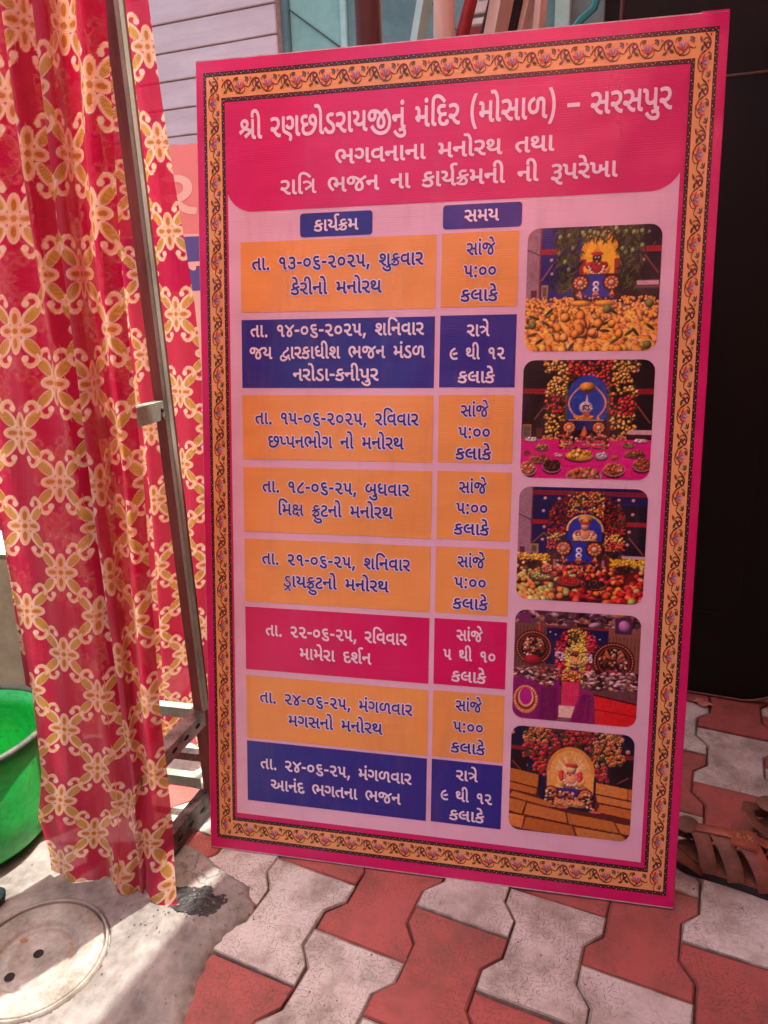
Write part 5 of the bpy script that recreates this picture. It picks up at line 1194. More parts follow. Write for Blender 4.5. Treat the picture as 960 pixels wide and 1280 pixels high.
def photo4():
    p = Pic((120, 78, 84))
    for k in range(260):
        x, y = rd.random(), rd.uniform(0, .24)
        p.ell(x, y, rd.uniform(.01, .05), rd.uniform(.006, .03), jit(rd.choice([(150, 110, 120), (90, 50, 60), (176, 120, 90), (110, 60, 90), (196, 160, 170), (60, 30, 40)])), ang=rd.uniform(-1, 1), shade=.5)
    p.rect(0, .12, .26, .5, (128, 84, 74)); p.rect(.74, .12, 1, .55, (150, 100, 84))
    for k in range(9): p.line([(.76 + .028 * k, .2), (.76 + .028 * k, .55)], .003, (110, 66, 60)); p.line([(.02 + .028 * k, .15), (.02 + .028 * k, .5)], .003, (94, 56, 56))
    p.rect(.26, .13, .75, .48, (30, 30, 92)); p.rect(.26, .13, .75, .15, (150, 60, 60))
    for k in range(16): p.ell(.29 + (k % 4) * .045 + (.26 if k > 7 else 0), .19 + (k // 4 % 2) * .11 + (k % 3) * .02, .007, None, (220, 200, 200))
    p.poly([(.20, .1), (.235, .3), (.17, .3)], (226, 60, 50)); p.rect(.80, .03, .93, .17, (96, 40, 96)); p.ell(.87, .1, .045, .05, (190, 130, 170), shade=.5); p.rect(.03, .03, .13, .12, (130, 50, 110))
    for k in range(900):
        x, y = rd.uniform(.32, .69), rd.uniform(.15, .62)
        if not arch_mask(x, y, .505, .165, .15, .64): continue
        ins = arch_mask(x, y, .505, .085, .27, .56)
        if ins: c = rd.choice([(244, 200, 84), (250, 216, 120), (232, 180, 60)])
        elif abs(x - .505) < .07 and y < .3: c = rd.choice([(238, 190, 80), (222, 170, 70), (90, 90, 40)])
        elif .36 < y < .44: c = rd.choice([(236, 200, 200), (226, 170, 180)])
        else: c = rd.choice([(220, 50, 70), (236, 90, 100), (180, 30, 54), (150, 30, 44)])
        p.ell(x, y, rd.uniform(.008, .014), None, jit(c), shade=.7)
    figure(p, .50, .42, .13, (222, 170, 90), (250, 214, 120), (70, 40, 30))
    p.rect(.46, .49, .53, .54, (56, 50, 140)); figure(p, .495, .535, .07, (220, 150, 60))
    for k in range(90): p.ell(rd.uniform(.40, .60), rd.uniform(.53, .62), .010, None, jit(rd.choice([(222, 150, 60), (190, 60, 50), (240, 200, 120)])), shade=.6)
    for cx, cy, r in ((.16, .34, .15), (.80, .42, .165)):
        for q, c in ((1, (70, 26, 30)), (.93, (150, 54, 50)), (.86, (60, 24, 28)), (.78, (140, 60, 54)), (.70, (52, 26, 30))):
            p.ell(cx, cy, r * q, r * q * 1.05, c)
        for k in range(40):
            a = 6.283 * k / 40
            p.ell(cx + r * .9 * math.cos(a), cy + r * .94 * math.sin(a), .006, None, (216, 150, 110))
        for sx in (-.36, .36): p.ell(cx + sx * r, cy - .01, r * .22, r * .27, jit((150, 96, 84)), shade=.9); p.poly([(cx + (sx - .2) * r, cy - .2 * r), (cx + sx * r, cy - .62 * r), (cx + (sx + .2) * r, cy - .2 * r)], jit((196, 130, 70)))
        for k in range(90):
            a, q = rd.uniform(0, 6.283), r * .66 * math.sqrt(rd.random())
            p.ell(cx + q * math.cos(a), cy + q * math.sin(a), rd.uniform(.006, .014), None, jit(rd.choice([(120, 50, 54), (200, 140, 90), (70, 34, 40), (226, 190, 170), (160, 70, 60)])), shade=.7)
        p.ell(cx, cy + r * .75, r * .5, r * .3, jit((160, 40, 60)), shade=.5)
    for k in range(420):
        x = rd.choice([rd.uniform(0, .38), rd.uniform(.56, 1)])
        y = rd.uniform(.52, .68)
        p.ell(x, y, rd.uniform(.008, .03), rd.uniform(.006, .018), jit(rd.choice([(200, 170, 160), (120, 60, 64), (90, 50, 50), (222, 190, 190), (176, 90, 80), (60, 30, 36), (150, 120, 110)])), ang=rd.uniform(-.6, .6), shade=.6)
    p.poly([(0, .63), (.06, .60), (.30, .70), (.38, .60), (.40, 1), (0, 1)], (150, 30, 120))
    for k in range(12): p.line([(.24 + k * .011, .70), (.22 + k * .014, 1)], .004, jit((124, 24, 98)))
    p.ell(.11, .82, .10, .13, (222, 160, 110)); p.ell(.11, .81, .08, .105, (160, 40, 60)); p.ell(.11, .80, .065, .09, (222, 190, 150)); p.ell(.11, .79, .05, .08, (196, 34, 150))
    for k in range(26):
        a = 6.283 * k / 26; p.ell(.11 + .09 * math.cos(a), .82 + .118 * math.sin(a), .010, None, jit((230, 170, 90)), shade=.5)
    p.rect(.40, .63, .54, .85, (236, 80, 130))
    for k in range(12): p.line([(.405 + k * .012, .63), (.405 + k * .012, .85)], .0025, (196, 44, 90))
    p.rect(.38, .85, .52, .96, (236, 206, 190)); p.poly([(.36, .98), (.52, .95), (.52, 1), (.36, 1)], (150, 110, 120))
    p.poly([(.56, .68), (.66, .72), (.68, 1), (.47, 1)], (160, 34, 120))
    for k in range(9): p.line([(.57 + k * .01, .74), (.50 + k * .022, 1)], .004, jit((130, 26, 96)))
    p.poly([(.66, .72), (1, .78), (1, 1), (.68, 1)], (222, 44, 52)); p.line([(.66, .86), (1, .90)], .005, (160, 24, 36)); p.line([(.66, .73), (1, .79)], .008, (80, 30, 40))
    p.grain(6); return p.a
def photo5():
    p = Pic((30, 28, 70))
    for xx in ((.0, .14), (.84, 1.0)): p.rect(xx[0], .19, xx[1], .23, (150, 40, 50))
    for x, y in ((.01, .07), (.01, .27), (.13, .37), (.95, .16), (.94, .34), (.90, .05)): p.ell(x, y, .02, None, (214, 160, 120), shade=.4)
    p.rect(.8, .23, 1, .5, (34, 18, 30)); p.rect(0, .24, .14, .5, (40, 20, 34))
    p.line([(.02, .34), (.09, .42)], .008, (130, 70, 60)); p.line([(.88, .46), (.96, .40)], .008, (130, 70, 60))
    for k in range(1000):
        x, y = rd.uniform(.11, .92), rd.uniform(-.01, .45)
        if arch_mask(x, y, .50, .19, .16, .8): continue
        if y > .30 and abs(x - .5) > .30: continue
        left = x < .3; right = x > .68
        c = rd.choice([(240, 150, 90), (246, 170, 110)]) if (left and y < .15) or (right and y < .32) else rd.choice([(222, 70, 80), (236, 100, 100), (196, 44, 60), (180, 80, 60)])
        if rd.random() < .3: p.ell(x, y, .022, .007, jit((70, 76, 36)), ang=rd.uniform(0, 3)); continue
        p.ell(x, y, .017, .015, jit(c), shade=.7); p.ell(x, y, .006, None, (110, 30, 40))
    for rr_, c in ((1.0, (226, 160, 84)), (.85, (240, 190, 110)), (.65, (248, 214, 150)), (.45, (252, 226, 170))):
        p.ell(.50, .40, .195 * rr_, .24 * rr_, c)
    p.rect(.31, .40, .69, .6, (236, 180, 106))
    for k in range(46):
        a = rd.uniform(math.pi, 6.283); r0, r1 = .08, .17
        p.line([(.5 + r0 * math.cos(a), .42 + r0 * 1.2 * math.sin(a)), (.5 + r1 * math.cos(a), .42 + r1 * 1.2 * math.sin(a))], .003, (226, 176, 110))
    p.ell(.51, .335, .045, .03, (150, 100, 70), shade=.6)
    figure(p, .505, .45, .23, (236, 176, 130), (232, 170, 100), (236, 190, 140))
    for sx in (-1, 1):
        for k in range(12): p.ell(.5 + sx * (.07 + .01 * rd.random()), .40 + .012 * k * .5, .018, None, jit((222, 80, 90)), shade=.6)
    p.poly([(.38, .55), (.62, .55), (.58, .64), (.43, .64)], (66, 60, 150))
    medallion(p, .35, .60, .06, (200, 110, 80)); medallion(p, .63, .60, .06, (190, 100, 70))
    for k in range(150): p.ell(rd.uniform(.30, .70), rd.uniform(.58, .74), .012, None, jit(rd.choice([(226, 150, 100), (150, 60, 60), (240, 206, 160), (60, 34, 50)])), shade=.6)
    for dx in (.42, .50, .58): figure(p, dx, .67, .09, (214, 130, 90))
    # stacked wrapped blocks in front
    def brick(pts, c): p.poly(pts, c)
    bgc = (110, 50, 34)
    p.poly([(0, .46), (.24, .48), (.24, .64), (.34, .74), (.70, .76), (.72, .5), (1, .52), (1, 1), (0, 1)], bgc)
    B = [((.0, .41), (.24, .45), (.235, .57), (.0, .53)), ((.0, .545), (.23, .585), (.22, .64), (.0, .61)), ((.03, .63), (.36, .70), (.34, .745), (.0, .68)),
         ((.71, .47), (.96, .50), (.96, .60), (.71, .57)), ((.71, .585), (1, .62), (1, .68), (.73, .65)), ((.75, .67), (1, .695), (1, .78), (.73, .74)), ((.97, .5), (1, .5), (1, .6), (.97, .6)),
         ((0, .70), (.14, .72), (.11, .84), (0, .82)), ((.155, .73), (.47, .78), (.49, .88), (.13, .84)), ((.485, .785), (.86, .82), (.91, .92), (.505, .885)), ((.88, .83), (1, .84), (1, .93), (.93, .92)),
         ((0, .845), (.13, .86), (.11, .98), (0, .96)), ((.15, .865), (.53, .905), (.56, 1), (.12, .985)), ((.55, .91), (.93, .94), (1, 1), (.58, 1))]
    for q in B:
        c = jit((206, 134, 66), 12)
        p.poly(q, c)
        for k in range(40):
            a, b = rd.random(), rd.random()
            x = q[0][0] * (1 - a) * (1 - b) + q[1][0] * a * (1 - b) + q[2][0] * a * b + q[3][0] * (1 - a) * b
            y = q[0][1] * (1 - a) * (1 - b) + q[1][1] * a * (1 - b) + q[2][1] * a * b + q[3][1] * (1 - a) * b
            p.ell(x, y, .012, .003, jit(c, 10), ang=rd.uniform(-.3, .5))
    p.ell(.44, .735, .05, .012, (214, 110, 130)); p.ell(.71, .75, .05, .012, (214, 110, 130))
    p.grain(5); return p.a

PHX = (611, 831.5)
for (yt, yb), fn, lab in (((1220, 1012.5), photo1, 'printed photo of a shrine heaped with mangoes'), ((997.5, 791), photo2, 'printed photo of a shrine with sweets on a magenta cloth'),
                     ((775, 569), photo3, 'printed photo of a shrine ringed by mixed fruit'), ((549, 342), photo4, 'printed photo of a shrine hall with purple cloth'),
                     ((327, 120.5), photo5, 'printed photo of a shrine behind tan blocks')):
    img = 255 * (fn() / 255) ** 1.22
    w_, h_ = PHX[1] - PHX[0], yt - yb
    rad = 20.0
    u = np.linspace(0, 1, PW); v = np.linspace(0, 1, PH)
    P = np.zeros((PH, PW, 3)); C3 = np.zeros((PH, PW, 3))
    for j in range(PH):
        y = v[j] * h_
        d = rad - min(y, h_ - y)
        ins = rad - math.sqrt(max(0, rad * rad - d * d)) if d > 0 else 0
        X = ins + u * (w_ - 2 * ins)
        P[j, :, 0] = (PHX[0] + X) / 1000; P[j, :, 1] = (yt - y) / 1000; P[j, :, 2] = 0.0012
        ii = np.clip((X / w_ * PW).astype(int), 0, PW - 1)
        C3[j] = img[j, ii]
    P = P[::-1]; C3 = C3[::-1]
    o = grid_mesh('printed_photo', P, PC, lin(C3), banner, smooth=False)
    o['label'] = lab
# ------------------------------------------------------------------ flowered cloth
MX, MZ = 0.140, 0.157                 # repeat of the woven motif
def motif_color(U, V):
    """linear colour of the printed cloth at fabric coordinates (metres)"""
    best = None
    out = np.empty(U.shape + (3,)); out[:] = lin((196, 6, 64))
    # faint damask squares in the ground
    q = (np.sin(U * 2 * np.pi / 0.028) * np.sin(V * 2 * np.pi / 0.028))
    out *= (1 + 0.07 * np.clip(q, 0, 1))[..., None]
    def put(mask, col):
        m = np.clip(mask, 0, 1)[..., None]
        out[...] = out * (1 - m) + lin(col) * m
    for ox, oz in ((0, 0), (.5, .5)):
        x = ((U / MX + ox + .5) % 1 - .5) * MX * 1000 / 0.95
        z = ((V / MZ + oz + .5) % 1 - .5) * MZ * 1000 / 0.95
        def ell(cx, cz, a, b, ang=0.0):
            ca, sa = math.cos(ang), math.sin(ang)
            u, w = (x - cx) * ca + (z - cz) * sa, -(x - cx) * sa + (z - cz) * ca
            return (1 - np.sqrt((u / a) ** 2 + (w / b) ** 2)) * min(a, b) / 0.8 + .5
        PEACH, PINK, GOLD, DEEP = (246, 192, 148), (252, 218, 190), (228, 174, 78), (196, 122, 36)
        for sx in (-1, 1):
            for sz in (-1, 1):
                kz = 1.0 if sz > 0 else 1.05
                # leaf body
                ang = math.atan2(sz * 27 * kz, sx * 27)
                put(ell(sx * 25, sz * 25 * kz, 21, 9.8, ang), PINK)
                put(ell(sx * 27.5, sz * 25.5 * kz, 17.5, 7.8, ang), GOLD)
                ca, sa = math.cos(ang), math.sin(ang)
                u = (x - sx * 26) * ca + (z - sz * 23 * kz) * sa
                w = -(x - sx * 26) * sa + (z - sz * 23 * kz) * ca
                lens = ell(sx * 27, sz * 23 * kz, 16, 6.6, ang)
                for off in (-4.6, -1.6, 1.4, 4.4):
                    cur = w - off * np.sqrt(np.clip(1 - (u / 20) ** 2, 0, 1))
                    put(np.minimum((.7 - np.abs(cur)) / .6 + .3, lens) * .6, (120, 70, 24))
                # hooked scroll
                dx, dz = x - sx * 25, z - sz * 42.5 * kz
                rr_ = np.hypot(dx, dz)
                aa = np.arctan2(dz * sz, dx * sx)
                arc = np.minimum((3.7 - np.abs(rr_ - 9.6)) / .8, np.where((aa > -0.8) & (aa < 3.05), 1, 0))
                put(arc, PEACH)
                arc2 = np.minimum((1.3 - np.abs(rr_ - 12.3)) / .8 + .5, np.where((aa > -0.8) & (aa < 2.0), 1, 0))
                put(arc2, PINK)
                put(ell(sx * 16, sz * 41 * kz, 5.6, 5.4), PINK)
        for (cx, cz, a, b) in ((0, 19, 9.8, 17), (0, -19, 9.8, 17.6), (18, 0, 15.6, 9.8), (-18, 0, 15.6, 9.8)):
            put(ell(cx, cz, a, b), PINK)
            put(ell(cx * .97, cz * .97, a - 1.8, b - 1.8), PEACH)
        for (cx, cz, a, b) in ((0, 19, 4.0, 8.5), (0, -19, 4.0, 8.5), (17.5, 0, 8.5, 4.0), (-17.5, 0, 8.5, 4.0)):
            put(ell(cx, cz, a, b), DEEP)
        put(ell(0, 0, 4.6, 4.6), DEEP)
    return out

t = NT('flowered_cloth')
a = t.n('ShaderNodeAttribute'); a.attribute_name = 'print'
uvn = t.n('ShaderNodeUVMap'); uvn.uv_map = 'cloth'
w = t.n('ShaderNodeTexWave', wave_type='BANDS', bands_direction='Y', wave_profile='SIN')
w.inputs['Scale'].default_value = 130.0
w.inputs['Distortion'].default_value = 1.2
w.inputs['Detail'].default_value = 2.0
t.l(uvn.outputs[0], w.inputs['Vector'])
fine = t.noise(1.0, 3, 0.6, vec=t.vmap(uvn.outputs[0], (60, 900, 1)))
creases = t.noise(1.0, 4, 0.6, vec=t.vmap(uvn.outputs[0], (22, 3, 1)), dist=0.4)
col = t.mix(t.math('MULTIPLY', fine, 0.18), a.outputs['Color'], (0.05, 0.0, 0.01, 1))
nb = t.bump(creases, 0.35, 0.02)
nrm = t.bump(t.math('ADD', t.math('MULTIPLY', w.outputs['Fac'], 0.6), fine), 0.45, 0.0008, nb)
p = t.n('ShaderNodeBsdfPrincipled')
t.l(col, p.inputs['Base Color']); t.l(nrm, p.inputs['Normal'])
p.inputs['Roughness'].default_value = 0.42
p.inputs['Specular IOR Level'].default_value = 0.55
p.inputs['Sheen Weight'].default_value = 0.25
tr = t.n('ShaderNodeBsdfTranslucent')
t.l(col, tr.inputs['Color']); t.l(nrm, tr.inputs['Normal'])
tp = t.n('ShaderNodeBsdfTransparent')
tp.inputs['Color'].default_value = (1, 0.8, 0.82, 1)
m1 = t.n('ShaderNodeMixShader'); m1.inputs[0].default_value = 0.5
t.l(p.outputs[0], m1.inputs[1]); t.l(tr.outputs[0], m1.inputs[2])
m2 = t.n('ShaderNodeMixShader'); m2.inputs[0].default_value = 0.09
t.l(m1.outputs[0], m2.inputs[1]); t.l(tp.outputs[0], m2.inputs[2])
t.l(m2.outputs[0], t.out.inputs[0])
m_cloth = t.m

def interp(x, pts):
    return np.interp(x, [p[0] for p in pts], [p[1] for p in pts])
def smooth_curve(s, pts):
    """Catmull-Rom through (s, x, y) control points"""
    pts = [(2 * pts[0][0] - pts[1][0], 2 * pts[0][1] - pts[1][1], 2 * pts[0][2] - pts[1][2])] + pts + \
          [(2 * pts[-1][0] - pts[-2][0], 2 * pts[-1][1] - pts[-2][1], 2 * pts[-1][2] - pts[-2][2])]
    A = np.array(pts)
    X = np.empty_like(s); Y = np.empty_like(s)
    for i in range(1, len(A) - 2):
        m = (s >= A[i, 0]) & (s <= A[i + 1, 0] + 1e-9)
        t = (s[m] - A[i, 0]) / (A[i + 1, 0] - A[i, 0])
        for arr, c in ((X, 1), (Y, 2)):
            p0, p1, p2, p3 = A[i - 1, c], A[i, c], A[i + 1, c], A[i + 2, c]
            arr[m] = .5 * (2 * p1 + (p2 - p0) * t + (2 * p0 - 5 * p1 + 4 * p2 - p3) * t * t + (3 * p1 - p0 - 3 * p2 + p3) * t ** 3)
    return X, Y
def cloth(name, left, right, y0, ctrl_of, ni, nj, ztop, zbot_of, anchor, seed, wob=0.004, foot=None):
    zs = np.linspace(0, 1, nj)
    s = np.linspace(0, 1, ni)
    P = np.zeros((nj, ni, 3)); U = np.zeros((nj, ni)); V = np.zeros((nj, ni))
    for j, k in enumerate(zs):
        zb = zbot_of(s)
        z = zb + (ztop - zb) * k
        xf, yf = smooth_curve(s, ctrl_of(k * ztop))
        zl = k * ztop
        l, r = interp(zl, left), interp(zl, right)
        x = l + (r - l) * xf
        y = y0 + yf
        ph = seed + zl * 3.1
        y = y + wob * (np.sin(s * 21 + ph) + .6 * np.sin(s * 43 - ph * 1.7) + .4 * np.sin(s * 12 + zl * 9 + seed))
        x = x + wob * .5 * np.sin(zl * 7 + s * 9 + seed)
        if foot: x, y, z = foot(s, zl, x, y, z)
        P[j, :, 0], P[j, :, 1], P[j, :, 2] = x, y, z
        seg = np.hypot(np.diff(x), np.diff(y))
        c = np.concatenate([[0], np.cumsum(seg)])
        if j == 0: pass
        U[j] = c
        V[j] = z
    # anchor fabric columns so the print hangs with the cloth and leans a little
    k0 = int(anchor[0] * (ni - 1))
    for j in range(nj):
        U[j] = U[j] - U[j, k0] + anchor[1] - anchor[3] * (P[j, k0, 2] - anchor[2])
    # smooth U downwards so it does not shear at every fold
    Vv_ = V - anchor[2]
    o = grid_mesh(name, P, m_cloth, motif_color(U, Vv_), uv=np.stack([U, V], -1))
    return o

# front cloth: flat at the left, one deep pleat at the right third
FL = [(0, -0.285), (0.2, -0.262), (0.44, -0.239), (0.76, -0.236), (1.1, -0.232), (1.5, -0.232), (2.05, -0.235)]
FR = [(0, -0.018), (0.12, -0.014), (0.25, -0.004), (0.40, 0.000), (0.61, 0.014), (0.83, 0.030), (1.08, 0.040), (1.2, 0.044), (1.48, 0.066), (2.05, 0.09)]
def front_ctrl(z):
    g = min(1.0, max(0.0, (z - .12) / .7))
    h = min(1.0, max(0.0, (z - .75) / .5))
    return [(0, 0, .0), (.12, .155, .003), (.27, .345, -.004), (.40, .505 - .01 * h, .002 + .012 * h), (.48, .60, -.004 - .018 * h), (.56, .665 + .01 * h, .002 + .020 * g),
            (.63, .70, .026 * g + .004), (.70, .735 - .02 * g, .010 - .022 * g), (.76, .785, -.010 * g), (.82, .80 - .03 * g, .020 * g + .006), (.88, .855 - .01 * g, .022 * g), (.94, .93, -.006 * g), (1, 1, .016)]
def zb_front(s):
    return 0.010 + 0.026 * np.sin(s * 3.0 + 2.6) ** 2 * (s < .5) + 0.006 * np.sin(s * 17) 
def foot_front(s, zl, x, y, z):
    k = max(0, 1 - zl / 0.10)
    y = y - 0.035 * k * (s - .1) * (s > .1) - 0.012 * k * np.sin(s * 14)
    x = x + 0.022 * k * (s > .9) * (s - .9) * 10
    k2 = max(0, 1 - abs(zl - .14) / .10)
    y = y - .012 * k2 * np.sin(s * 9 + 1)
    x = x - .010 * k2 * (1 - s)
    return x, y, np.maximum(z, 0.0095)
front_cloth = cloth('curtain', FL, FR, -0.130, front_ctrl, 300, 1300, 2.05, zb_front, (.42, -0.126, 0.828, 0.13), 1.3, 0.0022, foot_front)
tag(front_cloth, 'nearer red flowered curtain hanging in front of the angle iron stand, hem on the cement', 'curtain')

BLx = [(0, -0.62), (2.05, -0.55)]
BRx = [(0, -0.11), (0.3, -0.085), (0.6, -0.060), (0.9, -0.047), (1.08, -0.047), (1.37, -0.062), (1.61, -0.071), (2.05, -0.085)]
def back_ctrl(z):
    return [(0, 0, 0), (.1, .12, .02), (.2, .21, -.015), (.3, .34, .02), (.4, .42, -.02), (.5, .55, .018), (.6, .63, -.02), (.68, .71, .02), (.76, .76, -.018), (.84, .85, .012), (.92, .93, -.006), (1, 1, .006)]
back_cloth = cloth('curtain', BLx, BRx, 0.285, back_ctrl, 300, 1000, 2.05, lambda s: 0.012 + 0.01 * np.sin(s * 9), (.80, -0.13, 0.83, 0.06), 4.2, 0.003)
tag(back_cloth, 'farther red flowered curtain hanging behind the angle iron post, against the banner edge', 'curtain')

# ------------------------------------------------------------------ angle iron stand behind the front cloth
m_iron = worn('painted_angle_iron', srgb(150, 84, 78), srgb(96, 50, 44), 0.55, 0.1, scale=16, bump=0.3, bd=0.001, stretch=(1, 1, .25))
m_iron2 = worn('pale_angle_iron', srgb(176, 186, 168), srgb(120, 124, 108), 0.5, 0.15, scale=24, bump=0.3, bd=0.001, stretch=(1, 1, .35))
m_steel = worn('galvanised_steel', srgb(186, 186, 184), srgb(92, 84, 80), 0.36, 0.8, scale=22, bump=0.35, bd=0.001)
m_dsteel = worn('grimy_steel', srgb(120, 108, 104), srgb(44, 36, 36), 0.42, 0.7, scale=26, bump=0.4, bd=0.001, lo=.4, hi=.62)
m_bolt = worn('bolt_steel', srgb(120, 110, 104), srgb(60, 50, 48), 0.5, 0.7, scale=60)
stand = thing('steel_stand', 'rusty angle iron stand with cross rails standing behind the front curtain', 'stand', (-0.05, 0.1, 0))
def world_part(name, bm, mat, parent, smooth=False):
    o = from_bm(name, bm, mat, parent, smooth)
    o.location = -Vector(parent.location)
    return o
def angle(name, a, b, w1, w2, d1, d2, mat, parent, th=.003):
    bm = bmesh.new(); bm_angle(bm, a, b, w1, w2, th, d1, d2)
    return world_part(name, bm, mat, parent)
PXx, PYy = -0.036, 0.100
angle('post', (PXx, PYy, 0.0), (PXx, PYy, 2.06), 0.020, 0.022, (-1, 0, 0), (0.35, .94, 0), m_iron, stand, .004)
bm = bmesh.new(); bm_box(bm, (PXx + .0005, PYy - .004, .262), (PXx + .0090, PYy + .012, 2.06), .0012)
world_part('post_lit_edge', bm, m_iron2, stand)  # pale strip puts the post's sunlit edge into colour
RD = Vector((-.115, -.993, 0)).normalized()
RN = Vector((.993, -.115, 0)).normalized()
def rail(name, p, ln, hgt, dep, mat, out=RN):
    p = Vector(p); q = p + RD * ln
    bm = bmesh.new(); bm_angle(bm, p, q, dep, hgt, .003, -out, (0, 0, -1))
    return world_part(name, bm, mat, stand)
r1 = rail('rail', (PXx + .006, PYy - .002, .262), .22, .034, .030, m_steel)
r2 = rail('rail', (PXx - .004, PYy - .01, .062), .22, .050, .022, m_dsteel)
r3 = rail('rail', (PXx + .004, PYy - .010, .922), .20, .034, .020, m_iron2)
for rr_, p0 in ((r1, (PXx + .006, PYy - .002, .245)), (r2, (PXx - .004, PYy - .01, .036))):
    for k in range(5):
        c = Vector(p0) + RD * (.03 + .042 * k) + RN * .0006
        bm = bmesh.new()
        pts = []
        for i in range(14):
            a_ = 2 * math.pi * i / 14
            pts.append(c + RD * math.cos(a_) * .009 + Vector((0, 0, math.sin(a_) * .0042)))
        f = bm.faces.new([bm.verts.new(q) for q in pts])
        e = bmesh.ops.extrude_face_region(bm, geom=[f])
        for v in [g for g in e['geom'] if isinstance(g, bmesh.types.BMVert)]: v.co -= RN * .0012
        o = world_part('slot', bm, m_slot, stand)
for z in (.262, .085):
    bm = bmesh.new(); bm_angle(bm, (PXx - .026, PYy, z), (-.215, PYy + .003, z), .020, .024, .003, (0, 1, 0), (0, 0, -1))
    world_part('cross_rail', bm, m_iron2, stand)
bm = bmesh.new(); bm_angle(bm, (PXx - .02, PYy + .09, .075), (-.225, PYy + .093, .075), .020, .020, .003, (0, 1, 0), (0, 0, -1))
world_part('cross_rail', bm, m_dsteel, stand)
for x, y, zt in ((-.075, -.093, .93), (-.205, -.09, .93), (-.215, .10, 2.06)):
    angle('post', (x, y, 0), (x, y, zt), .024, .024, (-1, 0, 0), (0, 1, 0), m_iron, stand)
for dz in (-.004, -.018):
    bm = bmesh.new(); bm_tube(bm, [Vector((PXx + .002, PYy - .012, .910 + dz)), Vector((PXx + .003, PYy - .020, .910 + dz))], .0038, 6)
    world_part('bolt', bm, m_bolt, stand)

# rope the cloths hang from, above the picture
m_rope = worn('rope', srgb(176, 160, 130), srgb(110, 96, 76), 0.9, scale=80)
bm = bmesh.new(); bm_tube(bm, [(-2.3, -.13, 2.03), (-.3, -.13, 2.045), (.2, -.13, 2.045), (2.4, -.13, 2.03)], .004, 8)
rope = from_bm('hanging_rope', bm, m_rope); tag(rope, 'rope that the front flowered curtain is strung on above the stand', 'rope')

# ------------------------------------------------------------------ green tub
t = NT('green_plastic')
Pw = t.coord('Object')
n1 = t.noise(5, 6, 0.6, vec=Pw); n2 = t.noise(70, 5, 0.65, vec=Pw)
c = t.mix(t.ramp(n1, .35, .65), srgb(16, 140, 50), srgb(30, 205, 84))
c = t.mix(t.math('MULTIPLY', t.ramp(n2, .5, .75), .45), c, srgb(30, 80, 40))
scr = t.noise(1.0, 5, 0.7, vec=t.vmap(Pw, (9, 9, 120)), dist=1.0)
c = t.mix(t.math('MULTIPLY', t.ramp(scr, .58, .68), .35), c, srgb(120, 200, 130))
c = t.mix(t.math('MULTIPLY', t.ramp(t.noise(2.2, 5, .6, vec=Pw), .5, .7), .35), c, srgb(90, 96, 70))
tp = t.bsdf(c, .38, 0, t.bump(t.math('ADD', n2, t.math('MULTIPLY', n1, 2.0)), .3, .002), .5)
m_green = t.m
m_rim = worn('tub_rim_grime', srgb(92, 96, 84), srgb(44, 50, 40), .6, scale=20)
tub = thing('plastic_tub', 'big round green plastic tub with a grimy rim beside the curtain', 'tub', (-0.516, -0.066, 0.007), (R(-3), R(-3), 0))
prof = [(0.0, .004), (.125, .004), (.148, .008), (.163, .022), (.172, .050), (.177, .095), (.182, .150), (.186, .205), (.190, .247)]
inner = [(r - .004, z + .002) for r, z in prof[::-1]]
inner[-1] = (0.0, .010)
def lathe(prof, seg=96):
    bm = bmesh.new(); rings = []
    for r, z in prof:
        if r <= 0: rings.append([bm.verts.new((0, 0, z))]); continue
        rings.append([bm.verts.new((r * math.cos(2 * math.pi * k / seg), r * math.sin(2 * math.pi * k / seg), z)) for k in range(seg)])
    for a_, b_ in zip(rings, rings[1:]):
        for k in range(seg):
            if len(a_) == 1: bm.faces.new((a_[0], b_[k], b_[(k + 1) % seg]))
            elif len(b_) == 1: bm.faces.new((a_[k], a_[(k + 1) % seg], b_[0]))
            else: bm.faces.new((a_[k], a_[(k + 1) % seg], b_[(k + 1) % seg], b_[k]))
    return bm
bmt = lathe(prof + inner)
for v in bmt.verts:
    v.co += Vector((fbm(v.co.x, v.co.y, 5, 3, 2), fbm(v.co.y, v.co.z, 5, 3, 6), 0)) * .0035
from_bm('body', bmt, m_green, tub, True)
bm = bmesh.new()
pts = [(0.1935 * math.cos(a_), 0.1935 * math.sin(a_), .249) for a_ in np.linspace(0, 2 * math.pi, 73)]
bm_tube(bm, pts, .0065, 8, False)
from_bm('rim', bm, m_rim, tub, True)
for a_ in (R(-78), R(102)):
    bm = bmesh.new()
    c0 = Vector((.19 * math.cos(a_), .19 * math.sin(a_), .236)); tn = Vector((-math.sin(a_), math.cos(a_), 0)); ou = Vector((math.cos(a_), math.sin(a_), 0))
    bm_tube(bm, [c0 - tn * .04, c0 - tn * .035 + ou * .022 - Vector((0, 0, .006)), c0 + tn * .035 + ou * .022 - Vector((0, 0, .006)), c0 + tn * .04], .006, 8)
    from_bm('handle', bm, m_rim, tub, True)

# ------------------------------------------------------------------ left background: low plaster wall and bright lane behind it
m_plast = worn('beige_plaster', srgb(176, 158, 126), srgb(128, 112, 88), .85, scale=5, bump=.4, bd=.004)
m_pale = worn('pale_lane_wall', srgb(226, 222, 214), srgb(190, 184, 176), .8, scale=6, bump=.3)
box('low_wall', (-3.2, .33, -.02), (-.48, .47, .493), m_plast, None, .01)
lw = bpy.data.objects['low_wall']; tag(lw, 'low beige plaster wall behind the green tub', 'wall')
bm = bmesh.new(); bm_box(bm, (-3.2, .325, .4955), (-.475, .48, .503), .004)
o = from_bm('coping', bm, m_pale, lw)

